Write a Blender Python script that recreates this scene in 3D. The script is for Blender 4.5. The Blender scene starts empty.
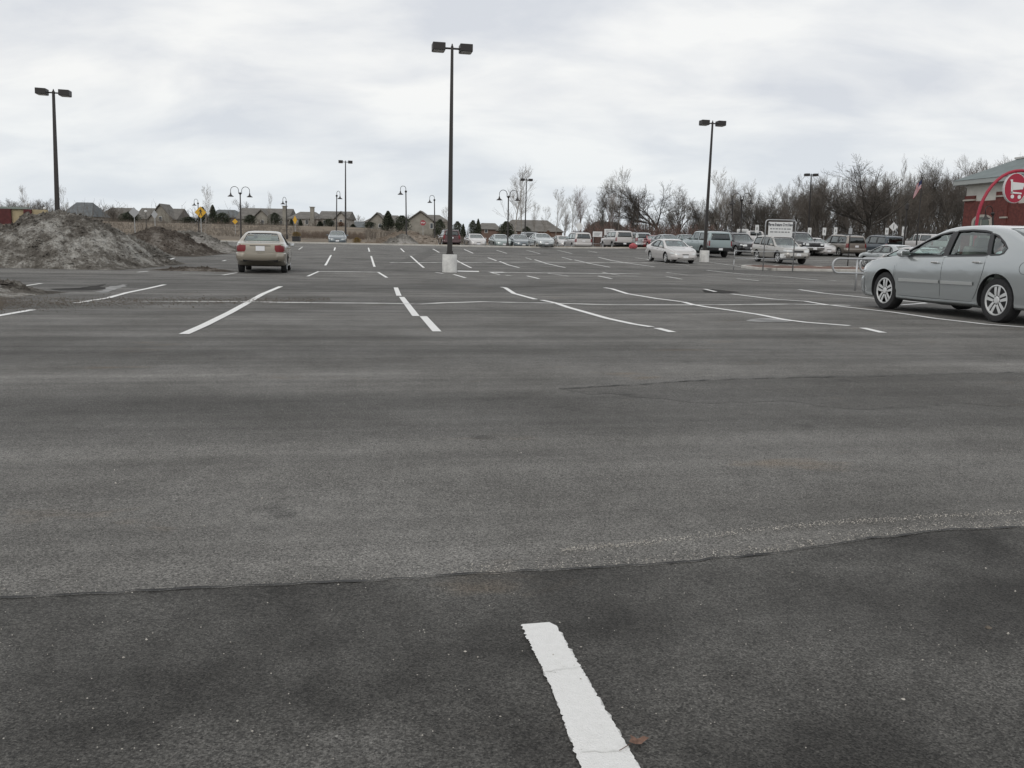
import bpy, bmesh, math, random
from mathutils import Vector, Matrix
from mathutils.bvhtree import BVHTree
random.seed(7)
R = math.radians
scene = bpy.context.scene
COL = scene.collection
# ---------------------------------------------------------------- camera
F_PX = 880.0; CAMZ = 1.0
PITCH = math.atan(138 / F_PX); ROLL = 0.02
_f = Vector((0, math.cos(PITCH), -math.sin(PITCH)))
_r0 = Vector((1, 0, 0)); _u0 = Vector((0, math.sin(PITCH), math.cos(PITCH)))
CR = math.cos(ROLL) * _r0 + math.sin(ROLL) * _u0
CU = -math.sin(ROLL) * _r0 + math.cos(ROLL) * _u0
cd = bpy.data.cameras.new('camera'); cam = bpy.data.objects.new('camera', cd); COL.objects.link(cam)
cd.sensor_width = 36; cd.lens = F_PX / 1024 * 36; cd.clip_start = 0.05; cd.clip_end = 3000
M = Matrix((CR, CU, -_f)).transposed().to_4x4(); M.translation = (0, 0, CAMZ)
cam.matrix_world = M
scene.camera = cam
# ---------------------------------------------------------------- world: overcast sky
SUN_EL = R(38); SUN_AZ = R(200)       # sun hidden behind the cloud
w = bpy.data.worlds.new('World'); scene.world = w; w.use_nodes = True
nt = w.node_tree; nt.nodes.clear(); N = nt.nodes.new; L = nt.links.new
out = N('ShaderNodeOutputWorld'); bg = N('ShaderNodeBackground'); L(bg.outputs[0], out.inputs[0])
bg.inputs[1].default_value = 0.1
sky = N('ShaderNodeTexSky'); sky.sky_type = 'NISHITA'; sky.sun_disc = False
sky.sun_elevation = SUN_EL; sky.sun_rotation = SUN_AZ; sky.dust_density = 3
tc = N('ShaderNodeTexCoord'); sep = N('ShaderNodeSeparateXYZ'); L(tc.outputs['Generated'], sep.inputs[0])
def math_(op, a, b=None, clamp=False):
    n = N('ShaderNodeMath'); n.operation = op; n.use_clamp = clamp
    for i, v in enumerate((a, b)):
        if v is None: continue
        if isinstance(v, (int, float)): n.inputs[i].default_value = v
        else: L(v, n.inputs[i])
    return n.outputs[0]
zc = math_('ADD', math_('MAXIMUM', sep.outputs[2], 0.0), 0.30)
cx = math_('DIVIDE', sep.outputs[0], zc); cy = math_('DIVIDE', sep.outputs[1], zc)
comb = N('ShaderNodeCombineXYZ'); L(cx, comb.inputs[0]); L(math_('MULTIPLY', cy, 1.5), comb.inputs[1])
n1 = N('ShaderNodeTexNoise'); n1.inputs['Scale'].default_value = 2.1; n1.inputs['Detail'].default_value = 7; n1.inputs['Roughness'].default_value = .52
n1.inputs['Distortion'].default_value = .3
L(comb.outputs[0], n1.inputs['Vector'])
cr = N('ShaderNodeValToRGB'); L(n1.outputs[0], cr.inputs[0])
e = cr.color_ramp.elements
e[0].position = .34; e[0].color = (7.15, 7.4, 7.85, 1)
e[1].position = .61; e[1].color = (9.75, 9.75, 9.6, 1)
# clouds thin out to a pale blue band low down
el = N('ShaderNodeMapRange'); L(sep.outputs[2], el.inputs[0]); el.inputs[1].default_value = 0.0; el.inputs[2].default_value = .16
el.inputs[3].default_value = .75; el.inputs[4].default_value = 0.0
mx0 = N('ShaderNodeMix'); mx0.data_type = 'RGBA'; L(el.outputs[0], mx0.inputs[0]); L(cr.outputs[0], mx0.inputs[6]); mx0.inputs[7].default_value = (7.7, 8.4, 9.0, 1)
mx = N('ShaderNodeMix'); mx.data_type = 'RGBA'; mx.inputs[0].default_value = .93
L(sky.outputs[0], mx.inputs[6]); L(mx0.outputs[2], mx.inputs[7]); L(mx.outputs[2], bg.inputs[0])
sd = bpy.data.lights.new('sun', 'SUN'); sd.energy = 0.75; sd.angle = R(20); sd.color = (1, .94, .86)
so = bpy.data.objects.new('sun', sd); COL.objects.link(so)
sv = Vector((math.sin(SUN_AZ) * math.cos(SUN_EL), math.cos(SUN_AZ) * math.cos(SUN_EL), math.sin(SUN_EL)))
so.rotation_euler = sv.to_track_quat('Z', 'Y').to_euler()
scene.view_settings.view_transform = 'Standard'; scene.view_settings.look = 'None'
scene.view_settings.exposure = 0.0; scene.view_settings.gamma = 1
# ---------------------------------------------------------------- ground height
AX = R(11.0); CA, SA = math.cos(AX), math.sin(AX)
def uv_of(x, y): return x * CA + y * SA, -x * SA + y * CA
def xy_of(u, v): return u * CA - v * SA, u * SA + v * CA
def interp(pts, t):
    if t <= pts[0][0]: return pts[0][1]
    for (a, za), (b, zb) in zip(pts, pts[1:]):
        if t <= b: return za + (zb - za) * (t - a) / (b - a)
    return pts[-1][1]
def sstep(a, b, t):
    t = max(0, min(1, (t - a) / (b - a))); return t * t * (3 - 2 * t)
PC = [(-12, 0), (0, 0), (13, -.06), (24, -.12), (30, -.145), (36, -.125), (44, .02), (52, .2), (60, .36), (70, .6), (82, .85)]
HL = PC + [(85, .87), (86, .75), (97, .75), (105, .95), (113, 1.35), (126, 1.75), (150, 3.55), (165, 3.4), (200, 2.6), (1500, 2.6)]
HR = PC + [(85, .87), (86, .72), (100, .8), (120, 1.1), (150, 1.4), (1500, 1.6)]
def Gr(x, y):
    u, v = uv_of(x, y)
    t = sstep(2, 20, u) if v > 82 else 0
    return interp(HL, v) * (1 - t) + interp(HR, v) * t + .3 * sstep(15, 45, u) * sstep(40, 80, v) + .055 * sstep(3, 9, u) * sstep(8, 13, v) * (1 - sstep(28, 40, v))
def sm(pts):   # one smoothing pass so the profile has no creases
    return pts
def ray(px, py):
    return (_f + CR * ((px - 512) / F_PX) + CU * ((384 - py) / F_PX))
def project(p):
    v = Vector(p) - Vector((0, 0, CAMZ)); d = v.dot(_f)
    return 512 + F_PX * v.dot(CR) / d, 384 - F_PX * v.dot(CU) / d
def gpt(px, py, maxd=300):
    d = ray(px, py); t = .5; prev = t
    while t < maxd:
        p = d * t
        if CAMZ + p.z <= Gr(p.x, p.y): break
        prev = t; t *= 1.02
    lo, hi = prev, t
    for _ in range(30):
        m = (lo + hi) / 2; p = d * m
        if CAMZ + p.z <= Gr(p.x, p.y): hi = m
        else: lo = m
    p = d * hi
    return Vector((p.x, p.y, Gr(p.x, p.y)))
def at(px, Y, z=None):      # point on the ground at forward distance Y seen in pixel column px (at ground level)
    if z is not None:
        return None
    x = (px - 512) / F_PX * Y
    for _ in range(6):
        zz = Gr(x, Y) if z is None else z
        qx, qy = project((x, Y, zz)); x += (px - qx) / F_PX * Y
    return Vector((x, Y, Gr(x, Y)))
def up_at(px, py, Y):      # foot of an upright whose point at pixel (px, py) stands Y metres ahead
    d = ray(px, py); x = d.x / d.y * Y
    return Vector((x, Y, Gr(x, Y)))
# ---------------------------------------------------------------- helpers
def tag(o, label=None, cat=None, group=None, kind=None):
    if label: o['label'] = label
    if cat: o['category'] = cat
    if group: o['group'] = group
    if kind: o['kind'] = kind
    return o
def empty(name, loc, rz=0, label=None, cat=None, group=None):
    o = bpy.data.objects.new(name, None); COL.objects.link(o); o.location = loc; o.rotation_euler = (0, 0, rz)
    o.empty_display_size = .2
    return tag(o, label, cat, group)
KIDS = {}
def link(name, me, parent=None):
    o = bpy.data.objects.new(name, me); COL.objects.link(o)
    if parent: o.parent = parent; KIDS.setdefault(parent, []).append(o)
    return o
def dup(o, parent=None, loc=None, rz=None, label=None, group=None, remap=None, scale=None):
    c = o.copy(); COL.objects.link(c)
    if parent: c.parent = parent; KIDS.setdefault(parent, []).append(c)
    if loc is not None: c.location = loc
    if rz is not None: c.rotation_euler = (0, 0, rz)
    if scale is not None: c.scale = scale
    if label: c['label'] = label
    if group: c['group'] = group
    if remap and c.type == 'MESH':
        for i, s in enumerate(c.material_slots):
            m = o.data.materials[i]
            if m and m.name in remap: s.link = 'OBJECT'; s.material = remap[m.name]
    for k in KIDS.get(o, []): dup(k, c, remap=remap)
    return c
class MB:
    def __init__(s): s.v = []; s.f = []; s.m = []
    def add(s, vs, fs, mi=0):
        b = len(s.v); s.v += [tuple(v) for v in vs]; s.f += [tuple(b + i for i in f) for f in fs]; s.m += [mi] * len(fs)
    def box(s, c, d, rz=0, mi=0, rx=0, ry=0):
        hx, hy, hz = d[0] / 2, d[1] / 2, d[2] / 2
        vs = [Vector((a * hx, b * hy, e_ * hz)) for a in (-1, 1) for b in (-1, 1) for e_ in (-1, 1)]
        if rz or rx or ry:
            m = Matrix.Rotation(rz, 3, 'Z') @ Matrix.Rotation(ry, 3, 'Y') @ Matrix.Rotation(rx, 3, 'X'); vs = [m @ v for v in vs]
        vs = [v + Vector(c) for v in vs]
        s.add(vs, [(0, 1, 3, 2), (4, 6, 7, 5), (0, 4, 5, 1), (2, 3, 7, 6), (0, 2, 6, 4), (1, 5, 7, 3)], mi); return s
    def tube(s, pts, rad, n=8, mi=0, cap=True):
        pts = [Vector(p) for p in pts]
        if not hasattr(rad, '__len__'): rad = [rad] * len(pts)
        vs = []; ref = None
        for i, p in enumerate(pts):
            t = (pts[min(i + 1, len(pts) - 1)] - pts[max(i - 1, 0)]).normalized()
            if ref is None: ref = Vector((0, 0, 1)) if abs(t.z) < .9 else Vector((1, 0, 0))
            a = t.cross(ref)
            if a.length < 1e-5: a = t.orthogonal()
            a.normalize(); b = a.cross(t); ref = b if abs(t.dot(b)) < .9 else ref
            for k in range(n):
                an = 2 * math.pi * k / n + math.pi / n; vs.append(p + (a * math.cos(an) + b * math.sin(an)) * rad[i])
        fs = []
        for i in range(len(pts) - 1):
            for k in range(n):
                k2 = (k + 1) % n; fs.append((i * n + k, i * n + k2, (i + 1) * n + k2, (i + 1) * n + k))
        if cap: fs += [tuple(range(n)), tuple(range((len(pts) - 1) * n, len(pts) * n))]
        s.add(vs, fs, mi); return s
    def lathe(s, prof, n=24, axis='z', c=(0, 0, 0), mi=0):    # prof: (r, h)
        vs = []
        for r, h in prof:
            for k in range(n):
                a = 2 * math.pi * k / n; x, y = r * math.cos(a), r * math.sin(a)
                vs.append((c[0] + x, c[1] + y, c[2] + h) if axis == 'z' else (c[0] + x, c[1] + h, c[2] + y))
        fs = [(i * n + k, i * n + (k + 1) % n, (i + 1) * n + (k + 1) % n, (i + 1) * n + k) for i in range(len(prof) - 1) for k in range(n)]
        if prof[0][0] > 1e-4: fs.append(tuple(range(n)))
        if prof[-1][0] > 1e-4: fs.append(tuple(range((len(prof) - 1) * n, len(prof) * n)))
        s.add(vs, fs, mi); return s
    def prism(s, poly, y0, y1, mi=0):   # poly in (x,z), extruded along y
        n = len(poly); vs = [(x, y0, z) for x, z in poly] + [(x, y1, z) for x, z in poly]
        s.add(vs, [tuple(range(n)), tuple(range(2 * n - 1, n - 1, -1))] + [(i, (i + 1) % n, n + (i + 1) % n, n + i) for i in range(n)], mi); return s
    def mesh(s, name, mats, smooth=False, angle=None, bevel=0):
        me = bpy.data.meshes.new(name); me.from_pydata(s.v, [], s.f)
        for m in (mats if isinstance(mats, (list, tuple)) else [mats]): me.materials.append(m)
        me.polygons.foreach_set('material_index', s.m)
        bm = bmesh.new(); bm.from_mesh(me)
        if bevel: bmesh.ops.bevel(bm, geom=bm.edges[:], offset=bevel, segments=2, affect='EDGES', profile=.5)
        bmesh.ops.recalc_face_normals(bm, faces=bm.faces); bm.to_mesh(me); bm.free()
        if smooth or angle:
            me.polygons.foreach_set('use_smooth', [True] * len(me.polygons))
            if angle: me.set_sharp_from_angle(angle=R(angle))
        me.update(); return me
    def build(s, name, mats, parent=None, smooth=False, angle=None, bevel=0):
        return link(name, s.mesh(name, mats, smooth, angle, bevel), parent)
# ---------------------------------------------------------------- materials
MATS = {}
def mat(name, col, rough=.6, metal=0, var=0, scale=8, col2=None, bump=0, bscale=60, coat=0, spec=.5, detail=4, lo=.35, hi=.65, space='Object'):
    if name in MATS: return MATS[name]
    m = bpy.data.materials.new(name); m.use_nodes = True; t = m.node_tree; b = t.nodes['Principled BSDF']
    b.inputs['Base Color'].default_value = (*col, 1); b.inputs['Roughness'].default_value = rough; b.inputs['Metallic'].default_value = metal
    b.inputs['Coat Weight'].default_value = coat; b.inputs['Specular IOR Level'].default_value = spec; b.inputs['Coat Roughness'].default_value = .06
    tc = t.nodes.new('ShaderNodeTexCoord')
    c2 = col2 or tuple(min(1, c * (1 + var)) for c in col)
    if var or col2:
        n = t.nodes.new('ShaderNodeTexNoise'); n.inputs['Scale'].default_value = scale; n.inputs['Detail'].default_value = detail; n.inputs['Roughness'].default_value = .62
        t.links.new(tc.outputs[space], n.inputs['Vector'])
        r = t.nodes.new('ShaderNodeValToRGB'); t.links.new(n.outputs[0], r.inputs[0])
        c1 = tuple(c * (1 - var) for c in col) if not col2 else col
        r.color_ramp.elements[0].position = lo; r.color_ramp.elements[0].color = (*c1, 1)
        r.color_ramp.elements[1].position = hi; r.color_ramp.elements[1].color = (*c2, 1)
        t.links.new(r.outputs[0], b.inputs['Base Color'])
    if bump:
        n = t.nodes.new('ShaderNodeTexNoise'); n.inputs['Scale'].default_value = bscale; n.inputs['Detail'].default_value = 4
        t.links.new(tc.outputs[space], n.inputs['Vector'])
        bp = t.nodes.new('ShaderNodeBump'); bp.inputs['Strength'].default_value = bump; bp.inputs['Distance'].default_value = .02
        t.links.new(n.outputs[0], bp.inputs['Height']); t.links.new(bp.outputs[0], b.inputs['Normal'])
    MATS[name] = m; return m
def asphalt(name, dark, light, band=1.0, speck=1.0, rows=None, mott=.55):
    m = bpy.data.materials.new(name); m.use_nodes = True; t = m.node_tree; b = t.nodes['Principled BSDF']
    b.inputs['Roughness'].default_value = .8; b.inputs['Specular IOR Level'].default_value = .35
    nn = t.nodes.new; ln = t.links.new
    tc = nn('ShaderNodeTexCoord')
    mp = nn('ShaderNodeMapping'); mp.inputs['Rotation'].default_value = (0, 0, -AX); ln(tc.outputs['Object'], mp.inputs[0])
    def noise(sc, det, scale3=None, rough=.55, off=0):
        n = nn('ShaderNodeTexNoise'); n.inputs['Scale'].default_value = sc; n.inputs['Detail'].default_value = det; n.inputs['Roughness'].default_value = rough
        q = nn('ShaderNodeMapping'); q.inputs['Location'].default_value = (off, off * .7, 0); q.inputs['Scale'].default_value = scale3 or (1, 1, 1); ln(mp.outputs[0], q.inputs[0]); ln(q.outputs[0], n.inputs['Vector']); return n.outputs[0]
    def mr(x, a, b_, c, d):
        n = nn('ShaderNodeMapRange'); ln(x, n.inputs[0])
        for i, v_ in enumerate((a, b_, c, d)): n.inputs[i + 1].default_value = v_
        return n.outputs[0]
    def mul(a, b_):
        n = nn('ShaderNodeMath'); n.operation = 'MULTIPLY'; ln(a, n.inputs[0])
        if isinstance(b_, float): n.inputs[1].default_value = b_
        else: ln(b_, n.inputs[1])
        return n.outputs[0]
    blot = noise(mott, 5, rough=.6)
    bands = noise(1.0, 4, (.045, .55, 1), off=3.3)
    bands2 = noise(1.0, 3, (.03, 2.2, 1), off=11.)
    fine = noise(210, 2, rough=.7); mid = noise(9, 3)
    r = nn('ShaderNodeValToRGB'); ln(blot, r.inputs[0]); r.color_ramp.elements[0].position = .36; r.color_ramp.elements[0].color = (*dark, 1)
    r.color_ramp.elements[1].position = .66; r.color_ramp.elements[1].color = (*light, 1)
    k = mul(mul(mr(bands, .3, .7, 1 - .3 * band, 1 + .3 * band), mr(bands2, .3, .7, 1 - .3 * band, 1 + .3 * band)), mul(mr(fine, .3, .7, 1 - .6 * speck, 1 + .6 * speck), mr(mid, .3, .7, .9, 1.1)))
    if rows:
        sx = nn('ShaderNodeSeparateXYZ'); ln(mp.outputs[0], sx.inputs[0])
        wob = noise(.5, 3, (.25, 1, 1), off=5.)
        vv = nn('ShaderNodeMath'); vv.operation = 'MULTIPLY_ADD'; ln(wob, vv.inputs[0]); vv.inputs[1].default_value = 1.6; ln(sx.outputs[1], vv.inputs[2])
        v2 = nn('ShaderNodeMath'); v2.operation = 'SUBTRACT'; ln(vv.outputs[0], v2.inputs[0]); v2.inputs[1].default_value = .8
        v3 = nn('ShaderNodeMath'); v3.operation = 'MAXIMUM'; ln(v2.outputs[0], v3.inputs[0]); v3.inputs[1].default_value = 1.8
        iv = nn('ShaderNodeMath'); iv.operation = 'DIVIDE'; iv.inputs[0].default_value = 2.0; ln(v3.outputs[0], iv.inputs[1])
        rp = nn('ShaderNodeValToRGB'); ln(iv.outputs[0], rp.inputs[0]); el = rp.color_ramp.elements
        ks = [(2.0 / max(2.0, uv_of(*gpt(512, yy)[:2])[1]), f * .5) for yy, f in rows]; ks.sort()
        el[0].position, el[0].color = ks[0][0], (ks[0][1],) * 3 + (1,); el[1].position, el[1].color = ks[-1][0], (ks[-1][1],) * 3 + (1,)
        for t_, f in ks[1:-1]: q = el.new(t_); q.color = (f, f, f, 1)
        sc = nn('ShaderNodeSeparateColor'); ln(rp.outputs[0], sc.inputs[0]); k = mul(mul(k, sc.outputs[0]), 2.0)
    vo = nn('ShaderNodeTexVoronoi'); vo.inputs['Scale'].default_value = 200; ln(mp.outputs[0], vo.inputs['Vector'])
    sp = nn('ShaderNodeSeparateColor'); ln(vo.outputs['Color'], sp.inputs[0])
    k = mul(k, mr(sp.outputs[0], 0, 1, 1 - .55 * speck, 1 + .55 * speck))
    k = mul(k, mr(sp.outputs[1], .993, 1.0, 1.0, 1.8))
    vm = nn('ShaderNodeVectorMath'); vm.operation = 'SCALE'; ln(r.outputs[0], vm.inputs[0]); ln(k, vm.inputs['Scale'])
    st = noise(.8, 4, (1, 1.8, 1), off=21., rough=.6); ms = mr(st, .64, .74, 0, .55)
    mxx = nn('ShaderNodeMix'); mxx.data_type = 'RGBA'; ln(ms, mxx.inputs[0]); ln(vm.outputs[0], mxx.inputs[6]); vt = nn('ShaderNodeVectorMath'); vt.operation = 'MULTIPLY'; ln(vm.outputs[0], vt.inputs[0]); vt.inputs[1].default_value = (1.25, .98, .72); ln(vt.outputs[0], mxx.inputs[7])
    oil = mr(noise(1.7, 3, off=40.), .68, .76, 1.0, .62); vo_ = nn('ShaderNodeVectorMath'); vo_.operation = 'SCALE'; ln(mxx.outputs[2], vo_.inputs[0]); ln(oil, vo_.inputs['Scale'])
    ln(vo_.outputs[0], b.inputs['Base Color'])
    bp = nn('ShaderNodeBump'); bp.inputs['Strength'].default_value = .55; bp.inputs['Distance'].default_value = .006; ln(vo.outputs['Distance'], bp.inputs['Height'])
    bp2 = nn('ShaderNodeBump'); bp2.inputs['Strength'].default_value = .35; bp2.inputs['Distance'].default_value = .03; ln(blot, bp2.inputs['Height']); ln(bp.outputs[0], bp2.inputs['Normal'])
    ln(bp2.outputs[0], b.inputs['Normal'])
    ln(mr(blot, .3, .7, .92, .72), b.inputs['Roughness'])
    return m
M_ASPH = asphalt('asphalt_aged', (.088, .085, .079), (.130, .126, .118), rows=[(600, 1.08), (555, 1.13), (500, 1.04), (460, .97), (425, .86), (398, .92), (390, 1.08), (370, 1.16), (354, 1.0), (346, .88), (336, .9), (330, 1.2), (314, 1.16), (306, .92), (301, .96), (296, 1.12), (286, .82), (277, 1.22), (268, .82), (262, 1.1), (252, 1.06)])
M_ASPH2 = asphalt('asphalt_dark', (.030, .0288, .0265), (.098, .095, .088), band=.5, mott=1.15)
M_ASPH3 = asphalt('asphalt_patch', (.080, .077, .0715), (.102, .0985, .092), band=.8)
M_ROAD = asphalt('asphalt_road', (.17, .165, .16), (.24, .235, .225), speck=.5)
M_CRACK = mat('crack_filler', (.03, .03, .03), .9, var=.5, scale=9)
M_GRASS = mat('dormant_grass', (.10, .08, .058), .95, col2=(.20, .16, .115), scale=.35, bump=.6, bscale=5)
M_MULCH = mat('mulch', (.09, .055, .04), .95, col2=(.17, .10, .08), scale=3, bump=.8, bscale=20)
M_CONC = mat('concrete', (.40, .39, .36), .85, col2=(.52, .51, .48), scale=2.5, bump=.15, bscale=40)
M_CONC2 = mat('painted_concrete', (.50, .50, .49), .8, col2=(.68, .68, .66), scale=3.5, bump=.3, bscale=30)
# ---------------------------------------------------------------- ground sheets
def frange(a, b, s):
    n = max(1, round((b - a) / s)); return [a + (b - a) * i / n for i in range(n)]
VL = frange(-12, 0, 2) + frange(0, 60, 1) + frange(60, 86, 1) + frange(86, 165, 1.5) + frange(165, 260, 8) + frange(260, 1200, 60) + [1200]
UL = frange(-900, -140, 60) + frange(-140, -50, 5) + frange(-50, 60, 1.5) + frange(60, 160, 5) + frange(160, 900, 60) + [900]
def in_lot(u, v):
    if v < 82: return -45 < u < 75
    if v < 85: return 62 < u < 75
    if 86 <= v <= 118: return u > 4 and u < 75
    return False
def region(u, v):
    if in_lot(u, v): return 'lot'
    if v < 82 and u > 75: return 'store_pad'
    if 86 <= v < 97 and u <= 4: return 'road'
    if v >= 85 and v < 86 and u > 4: return 'lot'
    return 'grass'
regs = {k: ([], [], {}) for k in ('lot', 'road', 'grass', 'store_pad')}
for j in range(len(VL) - 1):
    for i in range(len(UL) - 1):
        uc, vc = (UL[i] + UL[i + 1]) / 2, (VL[j] + VL[j + 1]) / 2
        vs, fs, idx = regs[region(uc, vc)]; q = []
        for (a, b) in ((i, j), (i + 1, j), (i + 1, j + 1), (i, j + 1)):
            if (a, b) not in idx:
                x, y = xy_of(UL[a], VL[b]); z = Gr(x, y)
                idx[(a, b)] = len(vs); vs.append((x, y, z))
            q.append(idx[(a, b)])
        fs.append(q)
for k, nm, mm in (('lot', 'parking_lot', M_ASPH), ('road', 'road', M_ROAD), ('grass', 'ground', M_GRASS), ('store_pad', 'pavement', M_CONC)):
    vs, fs, _ = regs[k]; me = bpy.data.meshes.new(nm); me.from_pydata(vs, [], fs); me.materials.append(mm)
    me.polygons.foreach_set('use_smooth', [True] * len(fs)); me.update()
    tag(link(nm, me), kind='structure')
def sheet(name, polys, material, off, cell=1.0, edge=None):
    """flat sheets cut from world xy polygons and laid on the ground, off above it"""
    bm = bmesh.new()
    for poly in polys:
        vs = [bm.verts.new((p[0], p[1], 0)) for p in poly]; bm.faces.new(vs)
    bmesh.ops.triangulate(bm, faces=bm.faces[:])
    us = [uv_of(v.co.x, v.co.y) for v in bm.verts]
    v0, v1 = min(q[1] for q in us), max(q[1] for q in us)
    for v_ in VL:
        if v0 < v_ < v1:
            x, y = xy_of(0, v_)
            bmesh.ops.bisect_plane(bm, geom=bm.verts[:] + bm.edges[:] + bm.faces[:], plane_co=(x, y, 0), plane_no=(-SA, CA, 0))
    if v1 > 50:
        for u_ in UL:
            if min(q[0] for q in us) < u_ < max(q[0] for q in us):
                x, y = xy_of(u_, 0)
                bmesh.ops.bisect_plane(bm, geom=bm.verts[:] + bm.edges[:] + bm.faces[:], plane_co=(x, y, 0), plane_no=(CA, SA, 0))
    for v in bm.verts: v.co.z = Gr(v.co.x, v.co.y) + off
    bmesh.ops.recalc_face_normals(bm, faces=bm.faces)
    for f in bm.faces:
        if f.normal.z < 0: f.normal_flip()
    me = bpy.data.meshes.new(name); bm.to_mesh(me); bm.free(); me.materials.append(material)
    return link(name, me)
def wpts(pix): return [gpt(*p) for p in pix]
rj = random.Random(3)
def jitter(pts, step, amp, rr=rj):
    o = []
    for a, b in zip(pts, pts[1:]):
        d = b - a; n = max(1, int(d.length / step)); nrm = Vector((-d.y, d.x, 0)).normalized()
        for k in range(n): o.append(a + d * (k / n) + nrm * rr.uniform(-amp, amp))
    o.append(pts[-1]); return o
seam = wpts([(-260, 612), (-60, 601), (0, 597.5), (65, 594.5), (150, 588.5), (260, 584), (400, 577.5), (512, 570), (612, 565), (712, 557.5), (787, 550), (862, 537.5), (942, 528.5), (1024, 525), (1200, 517)])
seam = [gpt(*[project(p)[0], project(p)[1] + 3.5]) for p in seam]
seam[0] = seam[1] + Vector((-9, -1.2, 0)); seam[-1] = seam[-2] + Vector((9, 1.8, 0))
seam = jitter(seam, .045, .009)
near = [(p.x, p.y) for p in seam] + [(18, -10), (-18, -10)]
tag(sheet('near_pavement', [near], M_ASPH2, .005), kind='structure')
def ribbon_poly(pts, w0, rr=None, amp=0, wj=0):
    L_, R_ = [], []
    for i, p in enumerate(pts):
        d = (pts[min(i + 1, len(pts) - 1)] - pts[max(0, i - 1)]); n = Vector((-d.y, d.x, 0)).normalized()
        wv = w0 * (1 + (rr.uniform(-wj, wj) if rr else 0))
        L_.append(p + n * (wv / 2 + (rr.uniform(-amp, amp) if rr else 0))); R_.append(p - n * (wv / 2 + (rr.uniform(-amp, amp) if rr else 0)))
    return [[(L_[i].x, L_[i].y), (L_[i + 1].x, L_[i + 1].y), (R_[i + 1].x, R_[i + 1].y), (R_[i].x, R_[i].y)] for i in range(len(pts) - 1)]
tag(sheet('pavement_crack', ribbon_poly(seam, .010, rj, .002, .9), M_CRACK, .009), kind='structure')
# darker course whose far edge runs across the right half
s2 = wpts([(560, 389), (642, 384.5), (682, 381.5), (762, 378.5), (862, 377), (942, 374.2), (1024, 372.5)]); s2.append(s2[-1] + Vector((8, .9, 0)))
s2 = jitter(s2, .07, .022)
tag(sheet('pavement_seam', ribbon_poly(s2, .014, rj, .004, .95), M_CRACK, .006), kind='structure')
bt = wpts([(1090, 408), (960, 404), (860, 410), (780, 401), (700, 404), (640, 396), (580, 393)])
poly = [(p.x, p.y) for p in s2] + [(p.x, p.y) for p in jitter(bt, .08, .06)]
tag(sheet('pavement_patch', [poly], M_ASPH3, .0012), kind='structure')
# the wedge shaped darker patch by the lamp, and the old overlay strips
for pl in ([(432, 248.3), (442, 248.8), (405, 270.5), (380, 271), (384, 267)], [(285, 268.5), (380, 270.5), (455, 271.3), (455, 272.8), (380, 271.8), (285, 270)]):
    tag(sheet('pavement_patch', [[(p.x, p.y) for p in wpts(pl)]], M_ASPH3, .0035), kind='structure')
# ---- painted lines
def paint_mat():
    m = mat('line_paint', (.70, .70, .68), .75, bump=.5, bscale=260)
    t = m.node_tree; b = t.nodes['Principled BSDF']; tc = t.nodes['Texture Coordinate']
    n = t.nodes.new('ShaderNodeTexNoise'); n.inputs['Scale'].default_value = 42; n.inputs['Detail'].default_value = 6; n.inputs['Roughness'].default_value = .75
    n2 = t.nodes.new('ShaderNodeTexNoise'); n2.inputs['Scale'].default_value = 2.2; n2.inputs['Detail'].default_value = 3
    t.links.new(tc.outputs['Object'], n.inputs['Vector']); t.links.new(tc.outputs['Object'], n2.inputs['Vector'])
    a = t.nodes.new('ShaderNodeMath'); a.operation = 'MULTIPLY_ADD'; t.links.new(n2.outputs[0], a.inputs[0]); a.inputs[1].default_value = .35; t.links.new(n.outputs[0], a.inputs[2])
    r = t.nodes.new('ShaderNodeValToRGB'); t.links.new(a.outputs[0], r.inputs[0])
    r.color_ramp.elements[0].position = .40; r.color_ramp.elements[0].color = (.12, .12, .112, 1)
    r.color_ramp.elements[1].position = .50; r.color_ramp.elements[1].color = (.74, .74, .725, 1)
    q = r.color_ramp.elements.new(.9); q.color = (.82, .82, .81, 1)
    t.links.new(r.outputs[0], b.inputs['Base Color']); return m
M_PAINT = paint_mat()
M_PAINT2 = mat('worn_line_paint', (.18, .18, .175), .8, col2=(.66, .66, .64), scale=1.6, lo=.3, hi=.55, detail=7)
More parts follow.
